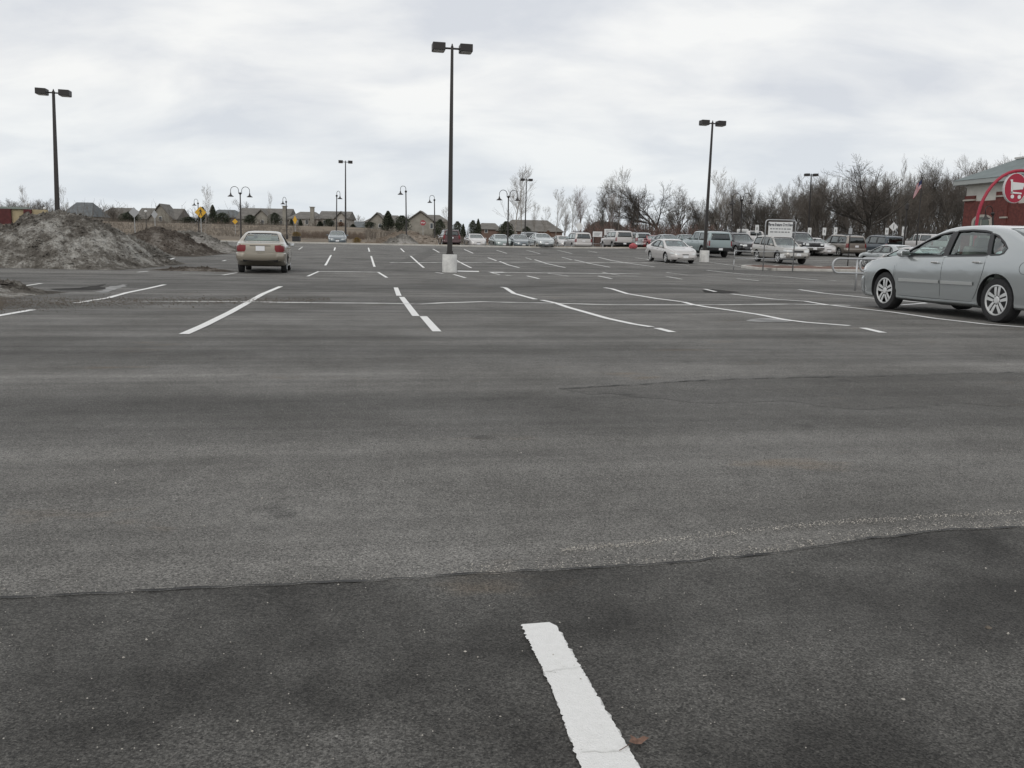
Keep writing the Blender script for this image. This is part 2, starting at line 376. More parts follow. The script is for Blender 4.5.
LINES = [  # (points in the photograph traced on the ground, width m, worn?)
 ([(302.7,246.8),(298.8,249.7)],.1,1), ([(335.2,247.5),(334.2,250.6)],.1,0), ([(331.1,255.2),(325.3,265.5)],.1,0), ([(318.3,271.7),(307.8,276.4)],.1,0),
 ([(368.4,247.8),(369.4,251.7)],.1,0), ([(371.1,256.1),(374.5,266.9)],.1,0), ([(378.4,272.5),(387,277.8)],.1,0),
 ([(400.6,248.5),(404.2,252)],.1,0), ([(410.5,256.1),(418.3,263.1),(423.8,267.8)],.1,0), ([(432.8,249),(439.2,252.5)],.1,0),
 ([(395.8,287.7),(399,296)],.11,0), ([(401.6,297.2),(416,316.4)],.11,0), ([(423.3,316.6),(437,331.9)],.11,0),
 ([(464.2,249.5),(473.1,253.3)],.1,0), ([(452,258),(458,261.3),(471.3,268)],.1,0), ([(435.6,272.5),(443.4,273.6)],.1,0), ([(453.6,274.5),(465.6,278)],.1,0),
 ([(496.1,250.2),(506.7,253.4)],.1,1), ([(488,257.7),(496.6,260.9)],.1,0), ([(499.4,261.3),(507.5,264.7),(519.2,267.8)],.1,0), ([(491,272.5),(499.7,274.8)],.1,1), ([(505.6,275.3),(511.4,276)],.1,1),
 ([(527,276),(539,278.8)],.1,0), ([(526.3,250.2),(540,253.8)],.1,1), ([(525.5,257.7),(531.7,259.7)],.1,1), ([(534.5,259.7),(546.6,263.6),(565.3,267.7)],.1,0), ([(548,273.3),(568.4,276.3)],.1,1),
 ([(557.5,250.3),(572.3,253.8)],.1,1), ([(561.9,257.3),(572.3,260)],.1,1),
 ([(501.3,287.3),(505.2,287.9),(513.8,293.6),(535.6,299.5)],.11,0), ([(541.9,300.3),(555.9,303.3),(568.4,307.7),(580.3,311),(606.9,318.6),(633.4,324.4),(651.5,327.2)],.11,0), ([(656.9,328.4),(672.5,332.5)],.11,0),
 ([(604.5,287.8),(611.6,288.9),(627.2,293.9),(656.9,298.8),(681.9,301.9)],.11,0),
 ([(683.4,302.2),(692.8,304.8),(706.9,307.2),(731.6,310.7),(758,314.7),(784.4,320),(805.5,322.6),(849.4,326)],.11,0), ([(862.6,328.2),(883,333)],.11,0),
 ([(588,251),(597,252.5)],.1,1), ([(574.4,260),(591.3,263.9),(610,267.3)],.1,0), ([(598.3,257.3),(611.6,260.5),(627.2,263.1),(654.5,266.9)],.1,0),
 ([(635,257.7),(647.5,259.5),(653.8,261.6),(689.7,265.6)],.1,1), ([(598.3,276.1),(611.6,278.8)],.1,0), ([(602.2,272.2),(619.4,275.3),(638,276.3)],.1,1),
 ([(666,276.4),(682.7,279.5)],.1,1), ([(666.3,272.5),(688,275.3),(726.4,277.4)],.1,1), ([(736.9,278.7),(758.9,280.8)],.1,0), ([(696,281.9),(711.6,282.5)],.1,1),
 ([(704.4,289.2),(715.8,291.9)],.1,0), ([(731.6,294.1),(749.2,296.3),(773.8,299.4),(805.5,301.5),(823,304.4),(849.4,307.6),(892.5,312.4),(935,318.7),(986,324.6),(1060,330)],.11,0),
 ([(707.9,262),(740.4,266.7)],.1,1), ([(706.9,270.4),(744,274.3),(784.4,276.9),(817.8,280.1)],.1,0),
 ([(799,289.7),(823,293.3),(868.7,298),(960,306)],.11,0), ([(901,305.2),(936.7,302.5)],.1,0), ([(829,280.4),(836,281)],.1,1),
 ([(183.9,334.5),(205,325.2),(230,312.7),(245.6,304),(262.8,294.2),(280.8,286.6)],.115,0),
 ([(76,303.3),(108.3,298.1),(127,292.9),(147.2,288.8),(164.7,284.8)],.11,0), ([(223,275.2),(237,272.8)],.1,0), ([(137.8,272.3),(148,271.3)],.1,0),
 ([(170.3,259.5),(174.5,258)],.1,0), ([(222.5,261.1),(226,260.3)],.1,0), ([(-30,321),(0,315.8),(33.3,310)],.11,0), ([(13.5,287.7),(41.7,283.5)],.1,1),
 # stripes that run across the stalls
 ([(140,301.6),(239,301.7),(290,302.8),(380,303.6),(420,304.4),(443,303.1),(482,302),(545,303.2),(607,305),(690,305.2),(728,305),(788,304.4),(850,305.6)],.17,1),
 ([(317,271.5),(380,272.3)],.4,1), ([(457.5,271.2),(479,271.6)],.8,0), ([(490,272.4),(505,272.4)],.55,0), ([(505,272.6),(640,274)],.3,1), ([(181.6,273.3),(223,274.7)],.08,1),
 ([(390,262.8),(520,262.3),(640,262.6),(700,263)],.3,1), ([(600,283),(700,284)],.05,1),
]
rl = random.Random(5)
wl, ww = [], []
def line_pts(pix, step=.35):
    p = wpts(pix); o = []
    for a, b in zip(p, p[1:]):
        n = max(1, int((b - a).length / step)); o += [a.lerp(b, k / n) for k in range(n)]
    return o + [p[-1]]
for pix, wd, worn in LINES:
    o = sheet('painted_line', ribbon_poly(line_pts(pix), wd), M_PAINT2 if worn else M_PAINT, .0065)
    tag(o, kind='structure')
# near stall line, edges ragged
nl = gpt(521, 627.5); nr = gpt(555, 626); bl = gpt(582, 776); br = gpt(640, 772)
d = ((bl + br) / 2 - (nl + nr) / 2); bl = nl + (bl - nl) * 1.0; 
ml, mr_ = gpt(552.5, 694), gpt(594, 694)
ext = 1.9
pl_ = jitter([nl, ml, bl, bl + (bl - ml).normalized() * ext], .005, .0022); pr_ = jitter([nr, mr_, br, br + (br - mr_).normalized() * ext], .005, .0022)
pl_ = [p + Vector((rj.uniform(-.004, .004), 0, 0)) if rj.random() < .25 else p for p in pl_]; pr_ = [p + Vector((rj.uniform(-.004, .004), 0, 0)) if rj.random() < .25 else p for p in pr_]
cn = nr + (nl - nr) * .16 + (nl - ml).normalized() * .006; pl_[0] = nl + (nr - nl) * .03; pr_[0] = nr + (mr_ - nr).normalized() * .02
for q_ in (1, 2, 3): pr_[q_] = pr_[0].lerp(pr_[6], q_ / 6)
poly = [(cn.x, cn.y)] + [(p.x, p.y) for p in pl_] + [(p.x, p.y) for p in reversed(pr_)]
tag(sheet('painted_line', [poly], M_PAINT, .0095), kind='structure')
# fine cracks over the near stripe
for a, b in (((545, 676), (582, 671)), ((581, 757), (627, 755))):
    pts = jitter(wpts([a, b]), .012, .004)
    tag(sheet('pavement_crack', ribbon_poly(pts, .0022, rl, .0004, .6), M_PAINT2, .012), kind='structure')
# ---- kerbs
def kerb(name, uvs, w_=.16, h=.13, label=None):
    mb = MB(); pts = []
    for a, b in zip(uvs, uvs[1:]):
        L_ = math.dist(a, b); n = max(1, int(L_ / 1.5))
        pts += [(a[0] + (b[0] - a[0]) * k / n, a[1] + (b[1] - a[1]) * k / n) for k in range(n)]
    pts.append(uvs[-1]); P = [Vector((*xy_of(*p), 0)) for p in pts]; vs = []
    for i, p in enumerate(P):
        q = P[min(i + 1, len(P) - 1)] - P[max(0, i - 1)]; n = Vector((-q.y, q.x, 0)).normalized() * w_ / 2; z = Gr(p.x, p.y)
        for s, zz in ((-1, -.05), (-1, h - .02), (-.8, h), (.8, h), (1, h - .02), (1, -.05)): vs.append((p.x + n.x * s, p.y + n.y * s, z + zz))
    fs = [(i * 6 + k, i * 6 + (k + 1) % 6, (i + 1) * 6 + (k + 1) % 6, (i + 1) * 6 + k) for i in range(len(P) - 1) for k in range(6)]
    fs += [tuple(range(6)), tuple(range(len(vs) - 6, len(vs)))]
    mb.add(vs, fs); o = mb.build(name, M_CONC); return tag(o, kind='structure')
kerb('kerb', [(-45, 82), (62, 82)]); kerb('kerb', [(-45, 85), (4, 85), (62, 85)], .16, .12)
kerb('kerb', [(-60, 97.2), (3.5, 97.2)], .3, .15)
kerb('kerb', [(-60, 105), (-16, 105.5)], .5, .12)
# verge between the kerbs: a raised tan strip
def raised(name, u0, u1, v0, v1, h, m, du=1.5, dv=.7, bumpy=.03, seed=1, corner=0):
    rr = random.Random(seed); nu = max(2, int((u1 - u0) / du)); nv = max(2, int((v1 - v0) / dv)); vs = []
    for j in range(nv + 1):
        for i in range(nu + 1):
            x, y = xy_of(u0 + (u1 - u0) * i / nu, v0 + (v1 - v0) * j / nv)
            edge = i in (0, nu) or j in (0, nv)
            vs.append((x, y, Gr(x, y) + (h - .03 if edge else h + rr.uniform(-bumpy, bumpy))))
    fs = [(j * (nu + 1) + i, j * (nu + 1) + i + 1, (j + 1) * (nu + 1) + i + 1, (j + 1) * (nu + 1) + i) for j in range(nv) for i in range(nu)]
    mb = MB(); mb.add(vs, fs); return tag(mb.build(name, m, smooth=True), kind='structure')
M_TAN = mat('tan_verge', (.24, .19, .13), .95, col2=(.36, .29, .21), scale=.5, bump=.5, bscale=9)
raised('verge', -45, 62, 82.1, 84.9, .12, M_TAN)
# island with mulch near the cart corral
iu0, iv0 = uv_of(*gpt(766, 270.5)[:2]); iu1, iv1 = iu0 + 21, iv0 + 3.6
kerb('kerb', [(iu0 + .6, iv0), (iu1, iv0)]); kerb('kerb', [(iu0 + .6, iv1), (iu1, iv1)]); kerb('kerb', [(iu0 + .6, iv0), (iu0, iv0 + .8), (iu0, iv1 - .8), (iu0 + .6, iv1)])
raised('mulch_bed', iu0 + .2, iu1, iv0 + .1, iv1 - .1, .14, M_MULCH, .4, .4, .05, 4)
# pebbles and grit: loose, uncountable
def grit(name, pts, material, smin, smax, seed, label, off=.006):
    rr = random.Random(seed); mb = MB()
    for (x, y) in pts:
        s = rr.uniform(smin, smax) * (1 if rr.random() < .93 else 1.8); z = Gr(x, y) + off + s * .3
        vs = [(x + s * rr.uniform(.3, .7) * a, y + s * rr.uniform(.3, .7) * b, z + s * rr.uniform(.25, .55) * c) for a, b, c in ((1, 0, 0), (-1, 0, 0), (0, 1, 0), (0, -1, 0), (0, 0, 1), (0, 0, -1))]
        mb.add(vs, [(0, 2, 4), (2, 1, 4), (1, 3, 4), (3, 0, 4), (2, 0, 5), (1, 2, 5), (3, 1, 5), (0, 3, 5)])
    o = mb.build(name, material); return tag(o, label, 'gravel', kind='stuff')
M_GRIT = mat('pale_grit', (.25, .23, .20), .9, col2=(.60, .57, .52), scale=30, lo=.3, hi=.7)
M_GRIT2 = mat('brown_grit', (.07, .058, .046), .9, col2=(.15, .125, .10), scale=30)
rg = random.Random(11); pp = []
for k in range(7500):
    i = rg.randrange(int(len(seam) * .12), len(seam) - 1); p = seam[i]
    px, _ = project(p); dens = .25 + .75 * sstep(350, 700, px)
    if rg.random() > dens: continue
    d = abs(rg.gauss(0, .045)); pp.append((p.x + rg.uniform(-.03, .03), p.y + .008 + d))
t2 = wpts([(560, 552), (650, 544), (800, 527), (900, 520), (1030, 513)])
for k in range(1100):
    i = rg.randrange(len(t2) - 1); p = t2[i].lerp(t2[i + 1], rg.random()); pp.append((p.x, p.y + rg.gauss(0, .016)))
grit('gravel_grit', pp, M_GRIT, .0018, .0052, 1, 'loose pale grit scattered along the edge of the pavement joint')
pp = []
for k in range(420):
    p = gpt(rg.uniform(0, 1024), rg.uniform(390, 768)); pp.append((p.x, p.y))
grit('gravel_grit', pp, M_GRIT, .0022, .0048, 2, 'sparse pale grit lying on the asphalt in the foreground', off=.009)
pp = []
for k in range(6500):
    px = 330 * rg.random() ** 1.6; p = gpt(px, 303.5 + rg.gauss(0, 3.8 - .008 * px) - .012 * px)
    pp.append((p.x, p.y))
grit('gravel_grit', pp, M_GRIT2, .006, .016, 3, 'brown dirt and grit strewn across the asphalt beside the small rubble heap')
# brown leaf beside the near stripe
lb = gpt(637, 748); mb = MB(); rr = random.Random(2)
ang = [0, .5, 1.1, 1.7, 2.3, 3.0, 3.7, 4.3, 5.0, 5.7]; rad_ = [.024, .015, .021, .014, .02, .013, .022, .014, .02, .015]
vs = [(0, 0, .012)] + [(r_ * math.cos(a), r_ * math.sin(a) * .9, .004 + rr.uniform(0, .012)) for a, r_ in zip(ang, rad_)]
mb.add(vs, [(0, k, k % 10 + 1) for k in range(1, 11)]); mb.tube([(-.015, -.008, .006), (-.04, -.03, .004)], .0008, 4)
o = mb.build('dead_leaf', mat('leaf_brown', (.15, .085, .06), .8, var=.4, scale=60)); o.location = lb + Vector((0, 0, .008))
tag(o, 'small dry brown leaf lying against the edge of the near white stripe', 'leaf')
def rock(name, px, py, s, m, label, sd):
    rr = random.Random(sd); p = gpt(px, py); bm = bmesh.new(); bmesh.ops.create_icosphere(bm, subdivisions=2, radius=s)
    for v in bm.verts: v.co *= rr.uniform(.8, 1.1); v.co.z *= .6
    me = bpy.data.meshes.new(name); bm.to_mesh(me); bm.free(); me.materials.append(m); o = link(name, me); o.location = p + Vector((0, 0, s * .4))
    return tag(o, label, 'stone')
rock('stone', 988, 629.5, .010, M_GRIT2, 'small dark stone on the near asphalt at the lower right', 1)
rock('stone', 903, 701, .0065, M_GRIT, 'small white stone on the near asphalt right of the white stripe', 2)
# ---------------------------------------------------------------- cars
def paint(name, col, metal=.4, rough=.32):
    return mat(name, col, rough, metal=metal, coat=.9)
PAINT = paint('car_paint', (.4, .4, .4))
M_DARK = mat('car_dark', (.012, .012, .013), .7); M_TRIM = mat('black_trim', (.018, .018, .02), .4)
M_TYRE = mat('tyre_rubber', (.022, .022, .023), .85, var=.3, scale=20)
M_RIM = mat('alloy', (.62, .63, .63), .35, metal=.25); M_CHROME = mat('chrome', (.8, .8, .8), .15, metal=1)
M_RED = mat('tail_lens', (.17, .003, .008), .35, coat=.1); M_LAMP = mat('head_lens', (.62, .64, .64), .12, metal=.35, coat=.8)
M_AMBER = mat('amber_lens', (.5, .16, .02), .15, coat=.6); M_PLATE = mat('plate', (.75, .76, .78), .5)
M_SEAT = mat('seat_cloth', (.09, .088, .082), .9)
M_SEATL = mat('seat_cloth_light', (.26, .25, .23), .9)
def glass(name, tint, refl=.5):
    m = bpy.data.materials.new(name); m.use_nodes = True; t = m.node_tree; t.nodes.clear(); nn = t.nodes.new
    o = nn('ShaderNodeOutputMaterial'); mx = nn('ShaderNodeMixShader'); tr = nn('ShaderNodeBsdfTransparent'); gl = nn('ShaderNodeBsdfGlossy'); fr = nn('ShaderNodeLayerWeight'); pw = nn('ShaderNodeMath'); pw.operation = 'POWER'; pw.inputs[1].default_value = 3.5; ma = nn('ShaderNodeMath'); ma.operation = 'MULTIPLY_ADD'; ma.inputs[1].default_value = .9; ma.inputs[2].default_value = refl * .24; ma.use_clamp = True
    tr.inputs[0].default_value = (*tint, 1); gl.inputs[0].default_value = (.9, .95, .95, 1); gl.inputs['Roughness'].default_value = .03
    fr.inputs[0].default_value = .5
    t.links.new(fr.outputs['Facing'], pw.inputs[0]); t.links.new(pw.outputs[0], ma.inputs[0]); t.links.new(ma.outputs[0], mx.inputs[0]); t.links.new(tr.outputs[0], mx.inputs[1]); t.links.new(gl.outputs[0], mx.inputs[2]); t.links.new(mx.outputs[0], o.inputs[0]); return m
M_GLASS = glass('car_glass', (.74, .86, .83), .5); M_GLASSD = glass('tinted_glass', (.16, .19, .195), .5)
def lerp(a, b, t): return a + (b - a) * t
def seg2(poly, step=.07):
    o = []
    for a, b in zip(poly, poly[1:] + poly[:1]):
        n = max(1, int(math.dist(a, b) / step)); o += [(lerp(a[0], b[0], k / n), lerp(a[1], b[1], k / n)) for k in range(n)]
    return o
def smoothprof(pts, x):     # monotone-ish smooth interpolation (catmull through points, clamped)
    if x <= pts[0][0]: return pts[0][1]
    if x >= pts[-1][0]: return pts[-1][1]
    for i in range(len(pts) - 1):
        if x <= pts[i + 1][0]:
            x0, y0 = pts[i]; x1, y1 = pts[i + 1]; h = x1 - x0; d = (y1 - y0) / h
            def sl(j):
                if j <= 0 or j >= len(pts) - 1: return d
                a = (pts[j][1] - pts[j - 1][1]) / (pts[j][0] - pts[j - 1][0]); b = (pts[j + 1][1] - pts[j][1]) / (pts[j + 1][0] - pts[j][0])
                return 0 if a * b <= 0 else 2 * a * b / (a + b)
            m0, m1 = sl(i), sl(i + 1); t = (x - x0) / h
            return (2 * t**3 - 3 * t**2 + 1) * y0 + (t**3 - 2 * t**2 + t) * h * m0 + (-2 * t**3 + 3 * t**2) * y1 + (t**3 - t**2) * h * m1
class Body:
    def __init__(s, S):
        s.S = S; s.x0 = S['T'][0][0]; s.x1 = S['T'][-1][0]
    def T(s, x): return smoothprof(s.S['T'], x)
    def P(s, x): return smoothprof(s.S['P'], x)
    def Z(s, x): return smoothprof(s.S['Z'], x)
    def B(s, x): return smoothprof(s.S['B'], x)
    def half(s, x, inset=0, zb=None):
        S = s.S; w_ = s.P(x) - inset; T = s.T(x) - inset * .8; z0 = s.Z(x) if zb is None else zb
        sh = min(s.B(x), T - .05); g = T - sh; a = max(0, min(1, (g - .05) / .3)); q = S.get('bulge', 1)
        p = [(0, z0), (.6 * w_, z0), (.9 * w_, z0 + .015), (.955 * w_, z0 + .05), (.975 * w_, z0 + .11)]
        lo = z0 + .11
        for k, yy in ((.2, .985), (.4, .995), (.55, 1.0), (.7, .998), (.82, .99), (.92, .978)): p.append((yy * w_, lerp(lo, sh, k)))
        ys = .955 * w_; p.append((ys, sh))
        zr = T - lerp(.022, S.get('rail', .085), a); yr = ys - S.get('tumble', .42) * max(0, zr - sh - .02) - .004
        for k in (.33, .66, 1.0): p.append((lerp(ys, yr, k) + .012 * a * math.sin(math.pi * k), lerp(sh, zr, k)))
        d = T - zr
        p += [(yr - lerp(.012, .03, a), T - d * .55), (yr - lerp(.04, .09, a), T - d * .25), (yr - lerp(.12, .2, a), T - d * .1), (yr * .4, T - d * .015), (0, T)]
        return p
    def loft(s, xs, inset=0, zb=None, mi=0):
        vs, fs = [], []
        for x in xs:
            h = s.half(x, inset, zb); ring = [(x, y, z) for y, z in h] + [(x, -y, z) for y, z in h[-2:0:-1]]; n = len(ring); vs += ring
        for i in range(len(xs) - 1):
            for k in range(n): fs.append((i * n + k, i * n + (k + 1) % n, (i + 1) * n + (k + 1) % n, (i + 1) * n + k))
        fs += [tuple(range(n)), tuple(range((len(xs) - 1) * n, len(xs) * n))]
        mb = MB(); mb.add(vs, fs, mi); return mb
def stations(S):
    x0, x1 = S['T'][0][0], S['T'][-1][0]; xs = set()
    for a in (0, .012, .03, .06, .1, .15, .22, .3): xs.add(round(x0 + a, 4)); xs.add(round(x1 - a, 4))
    x = x0 + .38
    while x < x1 - .35: xs.add(round(x, 4)); x += .07
    return sorted(xs)
def boolean(base, cutters):
    tmp = []
    ob = bpy.data.objects.new('tmp', base); COL.objects.link(ob)
    for c in cutters:
        co = bpy.data.objects.new('tmpc', c); COL.objects.link(co); tmp.append(co)
        m = ob.modifiers.new('b', 'BOOLEAN'); m.operation = 'DIFFERENCE'; m.solver = 'EXACT'; m.object = co
    bpy.context.view_layer.update(); dg = bpy.context.evaluated_depsgraph_get()
    me = bpy.data.meshes.new_from_object(ob.evaluated_get(dg)); 
    for o in tmp + [ob]: bpy.data.objects.remove(o)
    return me
class Proj:
    def __init__(s, me):
        s.t = BVHTree.FromPolygons([v.co.copy() for v in me.vertices], [tuple(p.vertices) for p in me.polygons])
    def hit(s, axis, side, u, v):
        if axis == 'side': o, d = Vector((u, side * 3, v)), Vector((0, -side, 0))
        elif axis == 'front': o, d = Vector((side * 6, u, v)), Vector((-side, 0, 0))
        else: o, d = Vector((u, v, 4)), Vector((0, 0, -1))
        loc, n, _, _ = s.t.ray_cast(o, d)
        if loc is None:
            q = {'side': Vector((u, side * 1, v)), 'front': Vector((side * 2.6, u, v)), 'top': Vector((u, v, 1.2))}[axis]
            loc, n, _, _ = s.t.find_nearest(q)
        if n.dot(d) > 0: n = -n
        return loc, n
def patch(mb, pr, poly, axis, side, off, mi=0, grid=.09, thick=.01, smoothn=True):
    bm = bmesh.new(); bm.faces.new([bm.verts.new((u, v, 0)) for u, v in poly]); bmesh.ops.triangulate(bm, faces=bm.faces[:])
    for ax in (0, 1):
        lo = min(p[ax] for p in poly); hi = max(p[ax] for p in poly); c = lo + grid
        while c < hi - .01:
            co = [0, 0, 0]; no = [0, 0, 0]; co[ax] = c; no[ax] = 1
            bmesh.ops.bisect_plane(bm, geom=bm.verts[:] + bm.edges[:] + bm.faces[:], plane_co=co, plane_no=no); c += grid
    bm.verts.index_update(); vs = []; low = []
    for v in bm.verts:
        loc, n = pr.hit(axis, side, v.co.x, v.co.y); vs.append(loc + n * off); low.append(loc + n * (off - thick))
    fs = [tuple(v.index for v in f.verts) for f in bm.faces]; nb = len(vs)
    be = [e_ for e_ in bm.edges if e_.is_boundary]; fs += [(e_.verts[0].index, e_.verts[1].index, nb + e_.verts[1].index, nb + e_.verts[0].index) for e_ in be]
    mb.add(vs + low, fs, mi); bm.free()
def strip(mb, pr, line, width, axis, side, off, mi=0, thick=.006, step=.07):
    pts = []
    for a, b in zip(line, line[1:]):
        n = max(1, int(math.dist(a, b) / step)); pts += [(lerp(a[0], b[0], k / n), lerp(a[1], b[1], k / n)) for k in range(n)]
    pts.append(line[-1]); vs = []
    for i, p in enumerate(pts):
        q, r_ = pts[max(0, i - 1)], pts[min(len(pts) - 1, i + 1)]; dx, dy = r_[0] - q[0], r_[1] - q[1]; l = math.hypot(dx, dy) or 1; nx, ny = -dy / l * width / 2, dx / l * width / 2
        for s_, o_ in ((1, off - thick), (1, off), (-1, off), (-1, off - thick)):
            loc, n = pr.hit(axis, side, p[0] + nx * s_, p[1] + ny * s_); vs.append(loc + n * o_)
    mb.add(vs, [(i * 4 + k, i * 4 + k + 1, i * 4 + 5 + k, i * 4 + 4 + k) for i in range(len(pts) - 1) for k in range(3)], mi)
def bumper(mb, B, end, zs, offs, mi=0, wrap=.35):
    """band that follows the outline of one end of the car"""
    rows = []
    xe = B.x1 if end > 0 else B.x0
    for z, of in zip(zs, offs):
        def W(x):
            h = B.half(x)
            for (ya, za), (yb, zb_) in zip(h[1:], h[2:]):
                if za <= z <= zb_: return lerp(ya, yb, (z - za) / max(1e-6, zb_ - za))
            return h[5][0]
        side = [(xe - end * (wrap * (1 - k / 9)**1.5), W(xe - end * (wrap * (1 - k / 9)**1.5)) + of * min(1, .15 + k / 2)) for k in range(9)]
        w_ = W(xe); row = side + [(xe + end * of * .7, w_ + of * .4), (xe + end * of, w_ * .9), (xe + end * (of + .012), w_ * .5), (xe + end * (of + .016), 0)]
        row = row + [(x, -y) for x, y in row[-2::-1]]; rows.append([(x, y, z) for x, y in row])
    n = len(rows[0]); mb.add([p for r_ in rows for p in r_], [(j * n + i, j * n + i + 1, (j + 1) * n + i + 1, (j + 1) * n + i) for j in range(len(rows) - 1) for i in range(n - 1)], mi)
WHEELS = {}
def wheel_meshes(r, w_, kind):
    k_ = (r, w_, kind)
    if k_ in WHEELS: return WHEELS[k_]
    t = MB(); ri = r * .68; h = w_ / 2
    t.lathe([(ri, -h * .8), (ri + .01, -h * .95), (r * .82, -h), (r * .95, -h * .93), (r, -h * .7), (r, h * .7), (r * .95, h * .93), (r * .82, h), (ri + .01, h * .95), (ri, h * .8)], 36, 'y')
    tm = t.mesh('wheel', M_TYRE, angle=40)
    m = MB(); m.lathe([(ri, h * .8), (ri + .004, h * .93), (ri - .012, h * .95), (ri - .02, h * .8), (ri - .03, h * .2), (.001, h * .1)], 36, 'y', mi=0)
    ns = {'double': 5, 'five': 5, 'seven': 7, 'cap': 9}[kind]
    m.m = [0 if i < 36 * 3 else 1 for i in range(len(m.m))]
    for i in range(ns):
        a = 2 * math.pi * i / ns + .3; ws = {'double': .042, 'five': .06, 'seven': .042, 'cap': .05}[kind]
        for o_ in ((-.043, .043) if kind == 'double' else (0,)):
            vs = []
            for rr_, yy, ww_ in ((.045, .78, ws * .8), (ri * .5, .86, ws), (ri - .01, .8, ws * 1.35)):
                for s_ in (-1, 1):
                    for dy in (0, -.35):
                        off_ = o_ * (.55 + .45 * rr_ / ri) + s_ * ww_ / 2
                        vs.append((rr_ * math.cos(a) - off_ * math.sin(a), h * (yy + dy), rr_ * math.sin(a) + off_ * math.cos(a)))
            fs = []
            for k in range(2):
                b = k * 4; fs += [(b, b + 2, b + 6, b + 4), (b + 1, b, b + 4, b + 5), (b + 2, b + 3, b + 7, b + 6)]
            m.add(vs, fs, 0)
    m.lathe([(.062, h * .5), (.06, h * .82), (.045, h * .92), (.001, h * .93)], 18, 'y', mi=0)
    if kind == 'double':
        for i in range(5):
            a = 2 * math.pi * i / 5; m.lathe([(.009, h * .84), (.009, h * .9), (.001, h * .91)], 8, 'y', (.042 * math.cos(a), 0, .042 * math.sin(a)), 1)
    rm = m.mesh('rim', [M_RIM, M_DARK], angle=35)
    WHEELS[k_] = (tm, rm); return WHEELS[k_]
def seat(w_=.5, bench=False):
    mb = MB(); mb.box((.0, 0, .12), (.5, w_, .18)); mb.box((-.28, 0, .42), (.14, w_, .62), ry=-.28)
    for y in ((-w_ / 3, w_ / 3) if bench else (0,)): mb.box((-.4, y, .79), (.09, .24, .15), ry=-.2)
    return mb
def make_car(name, S):
    B = Body(S); wb = S['wb'] / 2; r = S['r']; tw = S.get('tw', .22)
    xs = stations(S); solid = B.loft(xs).mesh('solid', [PAINT, M_DARK]); pr = Proj(solid)
    cut = []
    for x in (wb, -wb):
        for sd in (1, -1):
            m = MB(); yw = B.P(x); ra = r + S.get('gap', .055); n = 36
            vs = [(x + ra * math.cos(2 * math.pi * k / n), sd * (yw - .34 + (0 if j == 0 else .6)), r + .01 + ra * 1.0 * math.sin(2 * math.pi * k / n)) for j in (0, 1) for k in range(n)]
            m.add(vs, [(k, (k + 1) % n, n + (k + 1) % n, n + k) for k in range(n)] + [tuple(range(n)), tuple(range(n, 2 * n))], 1)
            cut.append(m.mesh('c', [PAINT, M_DARK]))
    ca, cb = S['cab']; n = int((cb - ca) / .1)
    cut.append(B.loft([lerp(ca, cb, k / n) for k in range(n + 1)], .06, .42, 1).mesh('c', [PAINT, M_DARK]))
    for poly in S['win']:
        m = MB(); m.prism(poly, -1.3, 1.3, 1); cut.append(m.mesh('c', [PAINT, M_DARK]))
    def vprism(poly, z0, z1):    # poly (x,y)
        n = len(poly); m = MB(); m.add([(x, y, z) for z in (z0, z1) for x, y in poly], [tuple(range(n)), tuple(range(n, 2 * n))] + [(i, (i + 1) % n, n + (i + 1) % n, n + i) for i in range(n)], 1)
        return m.mesh('c', [PAINT, M_DARK])
    ws = S['ws']; cut.append(vprism([(ws[0], ws[2]), (ws[1], ws[3]), (ws[1], -ws[3]), (ws[0], -ws[2])], S['wsz'], 3))
    if 'rw' in S: q = S['rw']; cut.append(vprism([(q[0], q[2]), (q[1], q[3]), (q[1], -q[3]), (q[0], -q[2])], q[4], 3))
    if 'rwf' in S:
        q = S['rwf']; m = MB(); vv = [(x, y, z) for x in (B.x0 - .3, B.x0 + q[4]) for y, z in ((q[2], q[0]), (q[3], q[1]), (-q[3], q[1]), (-q[2], q[0]))]
        m.add(vv, [(0, 1, 2, 3), (4, 5, 6, 7), (0, 1, 5, 4), (1, 2, 6, 5), (2, 3, 7, 6), (3, 0, 4, 7)], 1); cut.append(m.mesh('c', [PAINT, M_DARK]))
    if 'bed' in S:
        q = S['bed']; m = MB(); m.box(((q[0] + q[1]) / 2, 0, q[2] + 1), (q[1] - q[0], 2 * q[3], 2), mi=1); cut.append(m.mesh('c', [PAINT, M_DARK]))
    me = boolean(solid, cut)
    me.polygons.foreach_set('use_smooth', [True] * len(me.polygons)); me.set_sharp_from_angle(angle=R(32)); me.name = 'body'
    root = empty(name, (0, 0, 0)); body = link('body', me, root)
    # glass
    G = S.get('glassmat', M_GLASS); GR = S.get('rearglass', G)
    for i, poly in enumerate(S['win']):
        for sd in (1, -1):
            g = MB(); patch(g, pr, poly, 'side', sd, -.012, 0, .12, .001); g.build('window', GR if i >= 1 else G, root, smooth=True)
    g = MB(); patch(g, pr, [(ws[0], ws[2]), (ws[1], ws[3]), (ws[1], -ws[3]), (ws[0], -ws[2])], 'top', 1, -.006, 0, .12, .001); g.build('windshield', G, root, smooth=True)
    if 'rw' in S:
        q = S['rw']; g = MB(); patch(g, pr, [(q[0], q[2]), (q[1], q[3]), (q[1], -q[3]), (q[0], -q[2])], 'top', 1, -.006, 0, .12, .001); g.build('rear_window', GR, root, smooth=True)
    if 'rwf' in S:
        q = S['rwf']; g = MB(); patch(g, pr, [(q[2], q[0]), (q[3], q[1]), (-q[3], q[1]), (-q[2], q[0])], 'front', -1, -.01, 0, .12, .001); g.build('rear_window', GR, root, smooth=True)
